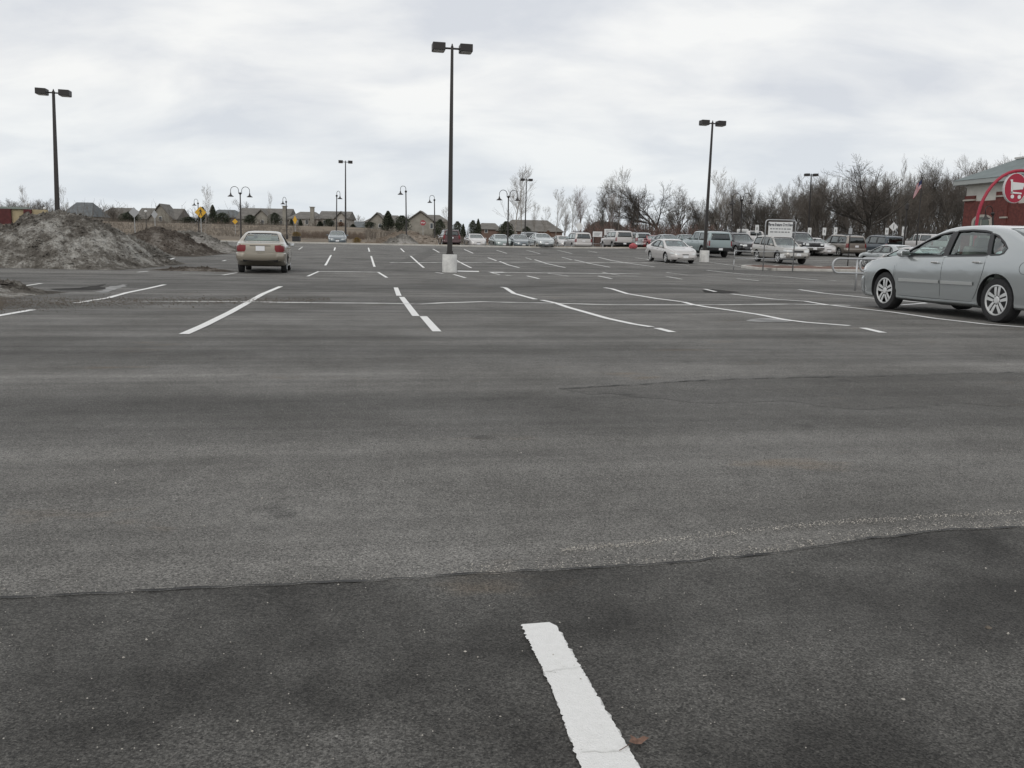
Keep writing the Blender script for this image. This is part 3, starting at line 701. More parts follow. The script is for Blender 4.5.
    # pillars and frames in black trim
    for sd in (1, -1):
        t = MB()
        for poly in S.get('pillar', []): patch(t, pr, poly, 'side', sd, .003, 0, .1, .008)
        for poly in S['win']: strip(t, pr, poly + [poly[0]], .026, 'side', sd, .003)
        t.build('window_trim', M_TRIM, root)
    for poly in S['doors']:
        for sd in (1, -1):
            d = MB(); gp = MB(); patch(d, pr, poly, 'side', sd, .004, 0, .08, .006); strip(gp, pr, poly + [poly[0]], .014, 'side', sd, .0015)
            do = d.build('door', PAINT, root, angle=30); gp.build('door_gap', M_DARK, do)
            xh, zh = S['handle'][S['doors'].index(poly)] if S['doors'].index(poly) < len(S['handle']) else S['handle'][0]
            h = MB(); loc, nn_ = pr.hit('side', sd, xh, zh)
            h.box(loc + nn_ * .032, (.17, .02, .032)); 
            for dx in (-.07, .07): h.box(loc + nn_ * .018 + Vector((dx, 0, 0)), (.025, .03, .026))
            h.build('handle', S.get('handlemat', PAINT), do, bevel=.006)
    if 'mould' in S:
        for sd in (1, -1):
            m = MB()
            for ln in S['mould']: strip(m, pr, ln, S.get('mouldw', .05), 'side', sd, .022, 0, .02)
            m.build('side_moulding', S.get('mouldmat', PAINT), root, bevel=0)
    for ln_, wd in S.get('seams', []):
        for sd in (1, -1):
            m = MB(); strip(m, pr, ln_, wd, 'side', sd, .0015); m.build('body_seam', M_DARK, root)
    if 'rocker' in S:
        for sd in (1, -1):
            m = MB(); strip(m, pr, S['rocker'], .07, 'side', sd, .016, 0, .02); m.build('rocker_panel', S.get('rockermat', PAINT), root, angle=50)
    for ln_ in S.get('topseam', []):
        m = MB(); strip(m, pr, ln_, .01, 'top', 1, .0015); m.build('panel_gap', M_DARK, root)
    # bumpers
    for e_ in (1, -1):
        if S.get('bump' + ('f' if e_ > 0 else 'r')):
            zs, of, mt = S['bump' + ('f' if e_ > 0 else 'r')]; m = MB(); bumper(m, B, e_, zs, of); m.build('bumper', mt or PAINT, root, angle=50)
    def lamps(key, nm, mt, e_):
        for sd in (1, -1):
            m = MB()
            for ax, poly in S[key]:
                if ax == 'front': patch(m, pr, [(sd * u, v) for u, v in poly], 'front', e_, .006, 0, .06, .012)
                elif ax == 'side': patch(m, pr, poly, 'side', sd, .006, 0, .06, .012)
                else: patch(m, pr, [(u, sd * v) for u, v in poly], 'top', 1, .006, 0, .06, .012)
            m.build(nm, mt, root, angle=40)
    lamps('head', 'headlight', M_LAMP, 1); lamps('tail', 'taillight', M_RED, -1)
    if 'grille' in S:
        m = MB(); patch(m, pr, S['grille'], 'front', 1, S.get('grilleoff', .008), 0, .1, .01); m.build('grille', M_TRIM, root)
    if 'intake' in S:
        m = MB(); patch(m, pr, S['intake'], 'front', 1, S.get('intakeoff', .03), 0, .1, .03); m.build('lower_intake', M_TRIM, root)
    for key, e_ in (('platef', 1), ('plater', -1)):
        if key in S:
            z, of = S[key]; m = MB(); m.box(((B.x1 if e_ > 0 else B.x0) + e_ * of, 0, z), (.015, .31, .155)); m.build('licence_plate', M_PLATE, root)
    for e_key in ('extra',):
        for nm, mt, ax, e_, poly, off in S.get(e_key, []):
            m = MB()
            for sd in ((1, -1) if ax != 'front' or poly[0][0] > 0 else (1,)):
                if ax == 'front': patch(m, pr, [(sd * u, v) for u, v in poly], 'front', e_, off, 0, .1, .02)
                elif ax == 'side': patch(m, pr, poly, 'side', sd, off, 0, .1, .02)
                else: patch(m, pr, [(u, sd * v) for u, v in poly], 'top', 1, off, 0, .1, .02)
            m.build(nm, mt or PAINT, root, angle=40)
    # mirrors
    mx_, mz = S['mirror']
    for sd in (1, -1):
        m = MB(); loc, nn_ = pr.hit('side', sd, mx_, mz); bm = bmesh.new(); bmesh.ops.create_uvsphere(bm, u_segments=14, v_segments=8, radius=1)
        vs = [Vector((v.co.x * .075 + (.03 if v.co.x > 0 else 0) * v.co.x, v.co.y * .10, v.co.z * .07)) + loc + Vector((0, sd * .12, .03)) for v in bm.verts]
        m.add(vs, [tuple(v.index for v in f.verts) for f in bm.faces]); bm.free(); m.box(loc + Vector((.01, sd * .03, 0)), (.07, .1, .035))
        mo = m.build('mirror', S.get('mirrormat', PAINT), root, smooth=True)
        m = MB(); m.box(loc + Vector((-.078, sd * .12, .03)), (.008, .15, .09)); m.build('mirror_glass', M_CHROME, mo, bevel=.003)
    # wheels
    tm, rm = wheel_meshes(r, tw, S.get('rim', 'five'))
    for x in (wb, -wb):
        for sd in (1, -1):
            wo = link('wheel', tm, root); wo.location = (x, sd * (B.P(x) - .035 - tw / 2), r); wo.rotation_euler = (0, 0, 0 if sd > 0 else math.pi); link('rim', rm, wo)
    # underside, seats, steering wheel
    m = MB(); m.box((-.1, 0, .3), (S['wb'] - .2, 1.0, .16)); m.build('underbody', M_DARK, root)
    zf = S.get('floor', .42)
    for i, (sx, bench) in enumerate(S['seats']):
        for y in ((0,) if bench else (-.37, .37)):
            so_ = seat(1.25 if bench else .5, bench).build('seat', S.get('seatmat', M_SEAT), root, bevel=.03); so_.location = (sx, y, zf)
    m = MB(); sx, sy, sz = S['seats'][0][0] + .42, .37, zf + .5; c = [(sx + .19 * math.sin(R(25)) * -math.sin(a), sy + .19 * math.cos(a), sz + .19 * math.sin(a)) for a in [2 * math.pi * k / 16 for k in range(17)]]
    m.tube(c, .016, 6, cap=False); m.tube([(sx, sy - .18, sz), (sx, sy + .18, sz)], .02, 6); m.tube([(sx, sy, sz), (sx + .3, sy, sz - .1)], .03, 6); m.build('steering_wheel', M_DARK, root)
    if 'rack' in S:
        a, b, y, z = S['rack']; m = MB()
        for sd in (1, -1): m.tube([(a, sd * y, z - .06), (a + .06, sd * y, z), (b - .06, sd * y, z), (b, sd * y, z - .06)], .016, 6)
        for xx in (lerp(a, b, .25), lerp(a, b, .75)): m.tube([(xx, -y, z), (xx, y, z)], .014, 6)
        m.build('roof_rack', M_TRIM, root)
    if 'fuel' in S:
        fx, fz = S['fuel']; m = MB(); strip(m, pr, [(fx + .085 * math.cos(a), fz + .085 * math.sin(a)) for a in [2 * math.pi * k / 20 for k in range(21)]], .006, 'side', 1, .002, step=.03)
        m.build('fuel_door', M_DARK, root)
    if 'antenna' in S:
        m = MB(); ax_, ay_ = S['antenna']; z = B.T(ax_) - .03; m.tube([(ax_, ay_, z), (ax_ - .12, ay_, z + .8)], .004, 5); m.build('antenna', M_TRIM, root)
    return root
# --- full size sedan in the foreground
IMP = dict(wb=2.81, r=.338, tw=.225, rim='double', gap=.05,
 T=[(-2.63,.86),(-2.6,1.00),(-2.5,1.055),(-2.2,1.105),(-2.02,1.13),(-1.7,1.27),(-1.35,1.405),(-1.0,1.462),(-.55,1.49),(-.15,1.485),(.15,1.44),(.45,1.325),(.8,1.15),(1.08,1.005),(1.2,.975),(1.6,.93),(2.0,.86),(2.25,.78),(2.38,.70),(2.44,.60)],
 P=[(-2.63,.70),(-2.58,.80),(-2.4,.87),(-2.1,.905),(-1.6,.925),(-.8,.925),(.6,.925),(1.4,.92),(1.8,.90),(2.1,.855),(2.3,.76),(2.4,.66),(2.44,.56)],
 Z=[(-2.63,.34),(-2.4,.25),(-1.9,.20),(0,.185),(1.9,.19),(2.3,.2),(2.44,.24)],
 B=[(-2.6,1.03),(-1.4,1.005),(0,.965),(1.1,.915),(2.44,.85)],
 win=[[(1.02,.965),(.72,1.125),(.42,1.262),(.18,1.338),(-.04,1.375),(-.115,1.38),(-.115,.985)],
      [(-.225,.988),(-.225,1.392),(-.55,1.402),(-.85,1.385),(-1.0,1.362),(-1.13,1.01)],
      [(-1.19,1.012),(-1.075,1.338),(-1.2,1.30),(-1.38,1.205),(-1.50,1.115),(-1.46,1.045),(-1.38,1.02)]],
 pillar=[[(-.128,.985),(-.128,1.382),(-.212,1.39),(-.212,.987)],[(-1.142,1.01),(-1.015,1.357),(-1.062,1.345),(-1.178,1.012)]],
 doors=[[(1.02,.925),(1.06,.72),(1.03,.40),(.97,.285),(-.145,.285),(-.15,.62),(-.165,.962)],[(-.175,.962),(-.16,.62),(-.158,.285),(-.90,.285),(-.985,.42),(-1.07,.62),(-1.12,.80),(-1.135,.985)]],
 handle=[(0,.87),(-.98,.895)], handlemat=M_CHROME, mould=[[(.93,.555),(-.13,.56)],[(-.18,.56),(-.93,.565)]], mouldw=.05, mouldmat=mat('moulding_silver', (.47, .48, .475), .35, metal=.4),
 rocker=[(1.0,.225),(-.98,.225)],
 cab=(-1.92, 1.0), ws=(1.03,.30,.70,.58), wsz=.985, rw=(-1.97,-1.22,.77,.60,1.10),
 bumpf=([.25,.31,.42,.52,.58],[.0,.022,.03,.022,.002],None), bumpr=([.34,.40,.52,.64,.70],[0,.025,.035,.03,.002],None),
 head=[('side',[(2.02,.70),(2.06,.775),(2.24,.765),(2.36,.69),(2.36,.63)]),('front',[(.40,.62),(.42,.69),(.62,.72),(.70,.66),(.62,.61)])],
 tail=[('front',[(.42,.80),(.42,.96),(.70,.97),(.74,.80)]),('side',[(-2.6,.8),(-2.58,.96),(-2.38,.96),(-2.42,.82)])],
 grille=[(-.36,.60),(-.36,.66),(.36,.66),(.36,.60)], intake=[(-.4,.30),(-.42,.38),(.42,.38),(.4,.30)], platef=(.48,.055), plater=(.88,.02),
 mirror=(.80,.985), seats=[(.05,0),(-.95,1)], fuel=(-1.93,.83), topseam=[[(1.16,.75),(2.25,.62),(2.32,.3),(2.32,-.3),(2.25,-.62),(1.16,-.75)],[(-2.0,.7),(-2.52,.6)],[(-2.0,-.7),(-2.52,-.6)]],
 seams=[([(1.10,.26),(1.10,.80)],.004)], seatmat=M_SEATL)
def variant(base, **k):
    d = dict(base); d.update(k); return d
# --- mid size sedan, rounder
SED = variant(IMP, tumble=.60, wb=2.72, r=.315, tw=.21, rim='seven',
 T=[(-2.46,.84),(-2.43,.97),(-2.3,1.01),(-2.0,1.03),(-1.82,1.045),(-1.5,1.19),(-1.15,1.335),(-.8,1.395),(-.4,1.415),(-.05,1.405),(.2,1.355),(.5,1.235),(.85,1.07),(1.15,.95),(1.3,.92),(1.7,.86),(2.05,.78),(2.25,.70),(2.38,.60),(2.42,.53)],
 P=[(-2.46,.60),(-2.42,.72),(-2.3,.81),(-1.95,.875),(-1.4,.905),(0,.91),(1.36,.905),(1.8,.875),(2.1,.81),(2.3,.70),(2.42,.56)],
 Z=[(-2.46,.42),(-2.2,.36),(-1.8,.24),(0,.18),(1.9,.19),(2.42,.24)], B=[(-2.46,.98),(-1.3,.945),(0,.905),(1.2,.86),(2.42,.8)],
 win=[[(1.0,.905),(.75,1.03),(.45,1.175),(.2,1.265),(0,1.295),(-.07,1.30),(-.07,.92)],[(-.16,.925),(-.16,1.312),(-.5,1.322),(-.85,1.285),(-1.03,.95)],[(-1.09,.955),(-.93,1.265),(-1.1,1.2),(-1.32,1.05),(-1.30,.975)]],
 pillar=[[(-.083,.92),(-.083,1.30),(-.147,1.31),(-.147,.922)],[(-1.042,.95),(-.865,1.28),(-.918,1.27),(-1.078,.955)]],
 doors=[[(1.0,.87),(1.02,.6),(.95,.28),(-.1,.28),(-.11,.60),(-.118,.90)],[(-.128,.90),(-.12,.6),(-.113,.28),(-.85,.28),(-.93,.42),(-1.0,.62),(-1.04,.92)]],
 handle=[(0,.82),(-.88,.84)], handlemat=PAINT, mouldmat=PAINT, mould=[[(.9,.52),(-.09,.52)],[(-.13,.52),(-.86,.52)]], rocker=[(.96,.215),(-.94,.215)],
 cab=(-1.72,.96), ws=(1.05,.28,.68,.56), wsz=.93, rw=(-1.74,-1.14,.64,.52,1.03),
 bumpf=([.26,.34,.44,.50],[0,.03,.03,0],None), bumpr=([.42,.46,.54,.66,.69],[0,.04,.05,.045,.0],None),
 head=[('side',[(2.02,.60),(2.04,.67),(2.2,.66),(2.32,.60),(2.32,.55)]),('front',[(.36,.53),(.38,.60),(.60,.63),(.66,.58),(.60,.53)])],
 tail=[('front',[(.54,.72),(.50,.80),(.50,.93),(.70,.95),(.78,.88),(.79,.72)]),('side',[(-2.43,.72),(-2.43,.93),(-2.2,.90),(-2.24,.76)])],
 grille=[(-.2,.51),(-.2,.555),(.2,.555),(.2,.51)], intake=[(-.5,.29),(-.5,.36),(.5,.36),(.5,.29)], platef=(.42,.05), plater=(.83,.015),
 extra=[('trunk_recess', M_DARK, 'front', -1, [(-.36,.905),(-.36,.925),(.36,.925),(.36,.905)], .006),('lower_valance', M_TRIM, 'front', -1, [(-.6,.425),(-.6,.47),(.6,.47),(.6,.425)], .03)],
 mirror=(.80,.925), fuel=(-1.75,.76), topseam=[[(1.2,.7),(2.15,.6),(2.25,.3),(2.25,-.3),(2.15,-.6),(1.2,-.7)]], seams=[([(1.05,.26),(1.06,.74)],.006)], seats=[(.1,0),(-.9,1)])
# --- mid size suv
SUV = variant(IMP, wb=2.87, r=.37, tw=.24, rim='five', gap=.08, rail=.08, tumble=.30,
 T=[(-2.36,.95),(-2.34,1.15),(-2.26,1.45),(-2.16,1.66),(-2.0,1.715),(-1.5,1.745),(-.6,1.75),(-.05,1.73),(.15,1.68),(.45,1.47),(.85,1.20),(1.02,1.12),(1.2,1.09),(1.7,1.05),(2.1,.99),(2.3,.92),(2.4,.80),(2.43,.70)],
 P=[(-2.36,.80),(-2.31,.86),(-2.1,.91),(-1.4,.945),(0,.945),(1.4,.94),(1.9,.92),(2.2,.86),(2.35,.76),(2.43,.66)],
 Z=[(-2.36,.45),(-2.0,.34),(-1.4,.30),(1.8,.30),(2.43,.38)], B=[(-2.4,1.12),(-1,1.1),(1.1,1.03),(2.43,.98)],
 win=[[(.88,1.11),(.55,1.34),(.22,1.57),(.05,1.62),(-.05,1.625),(-.05,1.12)],[(-.15,1.125),(-.15,1.63),(-.95,1.63),(-1.02,1.135)],[(-1.12,1.14),(-1.06,1.625),(-1.8,1.60),(-2.0,1.53),(-2.08,1.16)]],
 pillar=[[(-.063,1.12),(-.063,1.625),(-.137,1.63),(-.137,1.122)]],
 doors=[[(.95,1.06),(.98,.8),(.9,.42),(-.09,.42),(-.1,1.09)],[(-.11,1.09),(-.1,.42),(-.85,.42),(-1.0,.6),(-1.07,.9),(-1.08,1.11)]],
 handle=[(0,1.0),(-.9,1.01)], handlemat=PAINT, mouldmat=PAINT, mould=[[(.85,.6),(-.08,.6)],[(-.13,.6),(-.9,.6)]], mouldw=.07, rocker=[(.9,.34),(-.85,.34)], rockermat=M_TRIM,
 cab=(-2.2,.9), floor=.6, ws=(.98,.22,.74,.62), wsz=1.13, rwf=(1.18,1.60,.66,.56,.35), glassmat=M_GLASS, rearglass=M_GLASSD,
 bumpf=([.38,.45,.62,.70],[0,.04,.045,0],None), bumpr=([.45,.5,.66,.72],[0,.06,.06,0],None),
 head=[('side',[(2.1,.80),(2.12,.92),(2.28,.90),(2.37,.80)]),('front',[(.42,.74),(.42,.88),(.70,.88),(.74,.74)])],
 tail=[('front',[(.68,.85),(.66,1.2),(.78,1.2),(.82,.85)]),('side',[(-2.33,.85),(-2.3,1.2),(-2.2,1.2),(-2.24,.85)])],
 grille=[(-.34,.72),(-.36,.86),(.36,.86),(.34,.72)], intake=[(-.5,.42),(-.5,.50),(.5,.50),(.5,.42)], intakeoff=.05, platef=(.6,.06), plater=(.95,.02),
 extra=[], mirror=(.72,1.14), fuel=(-1.9,.95), topseam=[[(1.1,.78),(2.2,.66),(2.3,.3),(2.3,-.3),(2.2,-.66),(1.1,-.78)]], seams=[([(1.02,.42),(1.03,.95)],.006)], seats=[(.05,0),(-.95,1)], rack=(-1.9,-.1,.62,1.80))
VAN = variant(SUV, wb=2.9, r=.33, tw=.21, gap=.05, rim='five', tumble=.27,
 T=[(-2.48,.85),(-2.45,1.05),(-2.38,1.4),(-2.28,1.62),(-2.1,1.68),(-1.5,1.715),(-.4,1.73),(.1,1.70),(.4,1.58),(.8,1.34),(1.25,1.08),(1.45,1.02),(1.9,.93),(2.2,.84),(2.38,.74),(2.48,.58)],
 P=[(-2.48,.82),(-2.42,.88),(-2.2,.93),(-1.4,.965),(0,.97),(1.4,.95),(1.9,.91),(2.2,.84),(2.38,.74),(2.48,.6)],
 Z=[(-2.48,.36),(-2.1,.26),(-1.4,.21),(1.8,.21),(2.48,.27)], B=[(-2.5,1.0),(-1,.99),(1.1,.93),(2.48,.85)],
 win=[[(1.2,.99),(.9,1.18),(.45,1.45),(.25,1.54),(.12,1.575),(.12,1.0)],[(.02,1.0),(.02,1.59),(-1.02,1.60),(-1.06,1.02)],[(-1.16,1.025),(-1.12,1.6),(-1.9,1.575),(-2.14,1.53),(-2.24,1.05)]],
 pillar=[[(.107,1.0),(.107,1.578),(.035,1.588),(.035,1.0)],[(-1.073,1.02),(-1.035,1.6),(-1.107,1.6),(-1.147,1.022)]],
 doors=[[(1.1,.93),(1.02,.5),(.95,.32),(.09,.32),(.08,.97)],[(.07,.97),(.08,.32),(-.95,.32),(-1.05,.6),(-1.1,.75),(-1.12,.99)]],
 handle=[(.22,.88),(-.05,.88)], mould=[[(.98,.5),(.1,.5)],[(.06,.5),(-1.0,.5)]], rocker=[(.95,.26),(-.98,.26)], rockermat=PAINT,
 cab=(-2.3,1.2), floor=.45, ws=(1.3,.35,.76,.64), wsz=1.06, rwf=(1.08,1.54,.72,.60,.35), rearglass=M_GLASSD,
 bumpf=([.3,.38,.52,.6],[0,.03,.03,0],None), bumpr=([.38,.44,.6,.66],[0,.045,.045,0],None),
 head=[('side',[(2.05,.66),(2.07,.76),(2.25,.74),(2.38,.66)]),('front',[(.4,.6),(.42,.70),(.66,.72),(.7,.6)])],
 tail=[('front',[(.74,.72),(.72,1.05),(.83,1.05),(.86,.72)]),('side',[(-2.44,.72),(-2.42,1.05),(-2.34,1.05),(-2.36,.72)])],
 grille=[(-.3,.59),(-.32,.68),(.32,.68),(.3,.59)], intake=[(-.5,.3),(-.5,.37),(.5,.37),(.5,.3)], platef=(.45,.05), plater=(.83,.02),
 mirror=(.98,1.0), fuel=(-1.9,.85), topseam=[[(1.45,.75),(2.1,.66),(2.25,.3),(2.25,-.3),(2.1,-.66),(1.45,-.75)]], seams=[([(1.08,.34),(1.1,.86)],.006)], seats=[(.35,0),(-.5,1),(-1.4,1)], rack=(-2.0,-.3,.66,1.775))
BIG = variant(SUV, wb=3.3, r=.39, tw=.26, gap=.09, tumble=.24,
 T=[(-2.78,.95),(-2.76,1.2),(-2.7,1.6),(-2.62,1.82),(-2.4,1.88),(-1.5,1.91),(-.4,1.90),(.15,1.87),(.35,1.80),(.65,1.55),(.95,1.30),(1.1,1.22),(1.3,1.2),(2.0,1.16),(2.4,1.12),(2.62,1.05),(2.7,.95),(2.72,.85)],
 P=[(-2.78,.90),(-2.72,.95),(-2.4,.98),(-1,1.0),(1,1.0),(2,.98),(2.4,.95),(2.64,.88),(2.72,.8)],
 Z=[(-2.78,.5),(-2.3,.4),(-1.4,.36),(2.2,.36),(2.72,.45)], B=[(-2.8,1.22),(0,1.2),(1.1,1.17),(2.72,1.1)],
 win=[[(1.0,1.23),(.7,1.46),(.42,1.68),(.3,1.74),(.2,1.755),(.2,1.24)],[(.08,1.24),(.08,1.765),(-.75,1.77),(-.82,1.24)],[(-.95,1.24),(-.93,1.77),(-2.4,1.75),(-2.48,1.25)]],
 pillar=[], doors=[[(1.02,1.18),(1.02,.6),(.95,.5),(.14,.5),(.14,1.21)],[(.13,1.21),(.13,.5),(-.8,.5),(-1.0,.75),(-1.1,1.0),(-.88,1.21)]],
 handle=[(.25,1.1),(-.72,1.1)], mould=[[(1.0,.72),(.15,.72)],[(.12,.72),(-1.0,.72)]], mouldw=.09, rocker=[(1.1,.42),(-1.1,.42)],
 cab=(-2.6,.98), floor=.75, ws=(1.08,.36,.8,.7), wsz=1.24, rwf=(1.28,1.74,.74,.66,.35),
 bumpf=([.45,.52,.68,.74],[0,.08,.08,0],M_CHROME), bumpr=([.5,.54,.7,.74],[0,.1,.1,0],M_TRIM),
 head=[('side',[(2.5,.9),(2.5,1.05),(2.62,1.03),(2.66,.9)]),('front',[(.5,.85),(.5,1.0),(.76,1.0),(.78,.85)])],
 tail=[('front',[(.82,.85),(.80,1.22),(.88,1.22),(.9,.85)]),('side',[(-2.75,.85),(-2.72,1.22),(-2.64,1.22),(-2.66,.85)])],
 grille=[(-.44,.80),(-.44,1.02),(.44,1.02),(.44,.80)], platef=(.6,.1), plater=(.62,.12), mirror=(.85,1.28), fuel=(-2.2,1.0), topseam=[], seams=[([(1.12,.5),(1.12,1.1)],.006)],
 seats=[(.1,0),(-.8,1)], rack=(-2.3,-.1,.72,1.96))
PICK = variant(BIG, wb=3.4,
 T=[(-2.85,.95),(-2.84,1.26),(-2.8,1.29),(-1.2,1.29),(-.80,1.29),(-.74,1.32),(-.66,1.6),(-.58,1.78),(-.45,1.83),(-.1,1.86),(.15,1.83),(.35,1.76),(.65,1.52),(.95,1.27),(1.1,1.2),(1.3,1.18),(2.0,1.15),(2.4,1.1),(2.62,1.03),(2.7,.95),(2.72,.85)],
 P=[(-2.85,.93),(-2.8,.97),(-1,.98),(1,.98),(2,.97),(2.4,.94),(2.64,.88),(2.72,.8)], Z=[(-2.85,.5),(-2.3,.42),(-1.4,.38),(2.2,.38),(2.72,.45)],
 win=[[(1.0,1.2),(.7,1.42),(.42,1.63),(.3,1.69),(.2,1.71),(.2,1.21)],[(.1,1.21),(.1,1.715),(-.38,1.70),(-.52,1.22)]], doors=[[(1.02,1.16),(1.02,.6),(.95,.5),(.16,.5),(.16,1.19)],[(.14,1.19),(.14,.5),(-.55,.5),(-.58,1.19)]], handle=[(.28,1.08),(-.4,1.08)],
 mould=[[(1.0,.7),(.15,.7)]], cab=(-.64,.98), rw=(-.72,-.56,.62,.58,1.34), bed=(-2.72,-.86,.75,.80), tail=[('front',[(.84,.85),(.84,1.16),(.92,1.16),(.92,.85)]),('side',[(-2.82,.85),(-2.8,1.16),(-2.7,1.16),(-2.7,.85)])],
 seats=[(.05,0)], platef=(.6,.1), plater=(.62,.1), B=[(-2.9,1.22),(0,1.2),(1.1,1.14),(2.72,1.08)], fuel=(-2.2,1.0))
PICK.pop('rwf'); PICK.pop('rack')
HEAD_AWAY = math.pi / 2 + AX; HEAD_TO = HEAD_AWAY + math.pi
def put(proto, px, Y, away, label, cat, col=None, group='cars parked in the far rows', first=[None], rz=0, name=None, extra=None):
    p = at(px, Y); rm = {'car_paint': col} if col else {}
    if extra: rm.update(extra)
    # follow the slope of the lot
    a = (HEAD_AWAY if away else HEAD_TO) + rz
    f = Vector((math.cos(a), math.sin(a))); zf_, zb_ = Gr(p.x + f.x * 1.4, p.y + f.y * 1.4), Gr(p.x - f.x * 1.4, p.y - f.y * 1.4)
    o = dup(proto, loc=Vector((p.x, p.y, (zf_ + zb_) / 2)), label=label, remap=rm); o.name = name or proto.name
    o.rotation_euler = (0, -math.atan2(zf_ - zb_, 2.8), a); o['category'] = cat
    if group: o['group'] = group
    return o
def drop(root):
    for k in KIDS.pop(root, []): drop(k)
    bpy.data.objects.remove(root)
P_SILVER = paint('paint_silver', (.40, .425, .43), .55, .24); P_GOLD = paint('paint_champagne', (.30, .27, .22), .4); P_WHITE = paint('paint_white', (.50, .485, .475), .1)
P_PEWTER = paint('paint_pewter', (.40, .385, .36), .5); P_TAN = paint('paint_tan', (.25, .225, .20), .5); P_NAVY = paint('paint_navy', (.03, .045, .06), .4)
P_TEAL = paint('paint_teal', (.27, .33, .335), .4); P_GREEN = paint('paint_green', (.03, .075, .07), .4); P_RED = paint('paint_red', (.25, .02, .025), .3)
P_MAROON = paint('paint_maroon', (.06, .02, .022), .3); P_BLACK = paint('paint_black', (.015, .015, .017), .3); P_BLUE = paint('paint_blue_grey', (.14, .165, .18), .5)
P_GREY = paint('paint_grey', (.18, .19, .20), .5)
LITE_GLASS = glass('pale_glass', (.5, .56, .55), .5)
protos = {}
for nm, S in (('full_size_sedan', IMP), ('sedan', SED), ('sport_utility', SUV), ('minivan', VAN), ('large_utility', BIG), ('pickup_truck', PICK)):
    protos[nm] = make_car(nm, S)
# foreground silver sedan: set from its two near wheels
pf, prr = gpt(884.5, 308), gpt(999, 321.5)
dirv = Vector((-math.sin(R(11.5)), math.cos(R(11.5)))); left = Vector((-dirv.y, dirv.x))
mid = Vector((( at(884, 16.2).x + at(998.5, 13.45).x) / 2, (16.2 + 13.45) / 2))
c = mid - left * .82
imp = dup(protos['full_size_sedan'], loc=Vector((c.x, c.y, Gr(mid.x, mid.y))), rz=R(101.5), label='large silver four door sedan closest to the camera at the right edge', remap={'car_paint': P_SILVER})
imp.name = 'parked_car'; imp['category'] = 'car'
gold = put(protos['sedan'], 266, 33.6, True, 'champagne gold sedan seen from behind, parked beside the dirt piles', 'car', P_GOLD, None, name='parked_car', rz=R(.5)); gold.scale = (1, .98, 1.06)
put(protos['sedan'], 670.5, 55, False, 'white sedan facing the camera beside the right concrete lamp base', 'car', P_WHITE, None, name='parked_car')
put(protos['sport_utility'], 779, 58, False, 'light pewter utility vehicle behind the framed white corral sign', 'SUV', P_PEWTER, None, name='parked_utility_vehicle')
G_ = 'vehicles parked in the far rows'
TG = {'tinted_glass': LITE_GLASS}
put(protos['sport_utility'], 449, 91, True, 'dark maroon utility vehicle behind the tall central lamp post', 'SUV', P_MAROON, G_, name='parked_utility_vehicle')
put(protos['sedan'], 475, 91, False, 'white sedan just right of the dark maroon utility vehicle', 'car', P_WHITE, G_, name='parked_car')
put(protos['sedan'], 500, 91, False, 'grey green sedan left of the twin gooseneck lamp in the centre', 'car', paint('paint_sage', (.25, .30, .29), .4), G_, name='parked_car')
put(protos['sedan'], 519, 90, False, 'dark grey sedan right of the twin gooseneck lamp in the centre', 'car', P_BLUE, G_, name='parked_car')
put(protos['sport_utility'], 527, 100, True, 'grey utility vehicle one row behind the grey sedan', 'SUV', P_GREY, G_, name='parked_utility_vehicle')
put(protos['sedan'], 541, 86, False, 'pale silver sedan nearest the far kerb, facing the camera', 'car', P_SILVER, G_, name='parked_car')
put(protos['sedan'], 562, 104, False, 'white sedan farther back, left of the white minivan', 'car', P_WHITE, G_, name='parked_car')
put(protos['minivan'], 577, 92, True, 'white minivan seen from behind below the pale diamond sign', 'minivan', P_WHITE, G_, name='parked_minivan', extra=None)
put(protos['large_utility'], 616, 93, True, 'white and black utility vehicle beside the two low white sign boards', 'SUV', P_WHITE, G_, name='parked_utility_vehicle')
put(protos['sport_utility'], 636, 92, True, 'silver utility vehicle seen from behind, left of the red car', 'SUV', P_SILVER, G_, name='parked_utility_vehicle')
put(protos['sedan'], 651, 90, False, 'red sedan partly hidden behind the white sedan', 'car', P_RED, G_, name='parked_car')
put(protos['sedan'], 667, 84, False, 'grey sedan whose roof shows above the white sedan', 'car', P_BLUE, G_, name='parked_car')
put(protos['sedan'], 686, 88, False, 'dark green sedan half hidden by the large teal and silver vehicle', 'car', P_GREEN, G_, name='parked_car')
put(protos['large_utility'], 704.5, 68, True, 'large teal and silver utility vehicle behind the right lamp post', 'SUV', P_TEAL, G_, name='parked_utility_vehicle', extra={'tinted_glass': glass('teal_glass', (.05, .12, .13), .42)})
put(protos['sport_utility'], 738, 72, False, 'dark charcoal utility vehicle left of the pewter one', 'SUV', P_BLACK, G_, name='parked_utility_vehicle', extra={'car_glass': LITE_GLASS})
put(protos['pickup_truck'], 752, 90, True, 'white pickup truck behind the charcoal utility vehicle', 'pickup truck', P_WHITE, G_, name='parked_pickup_truck')
put(protos['pickup_truck'], 797, 74, False, 'black pickup truck right of the framed corral sign', 'pickup truck', P_BLACK, G_, name='parked_pickup_truck')
put(protos['sedan'], 813, 74, False, 'white sedan between the black pickup and the tan minivan', 'car', P_WHITE, G_, name='parked_car')
put(protos['minivan'], 839, 74, True, 'tan minivan parked left of the navy minivan', 'minivan', P_TAN, G_, name='parked_minivan')
put(protos['minivan'], 877, 76, True, 'navy blue minivan parked right of the tan minivan', 'minivan', P_NAVY, G_, name='parked_minivan')
put(protos['sedan'], 890, 53, True, 'silver sedan beyond the corral rail, left of the small white sedan', 'car', P_SILVER, G_, name='parked_car')
put(protos['sedan'], 911, 42, True, 'small white sedan just beyond the hood of the large silver sedan', 'car', P_WHITE, G_, name='parked_car')
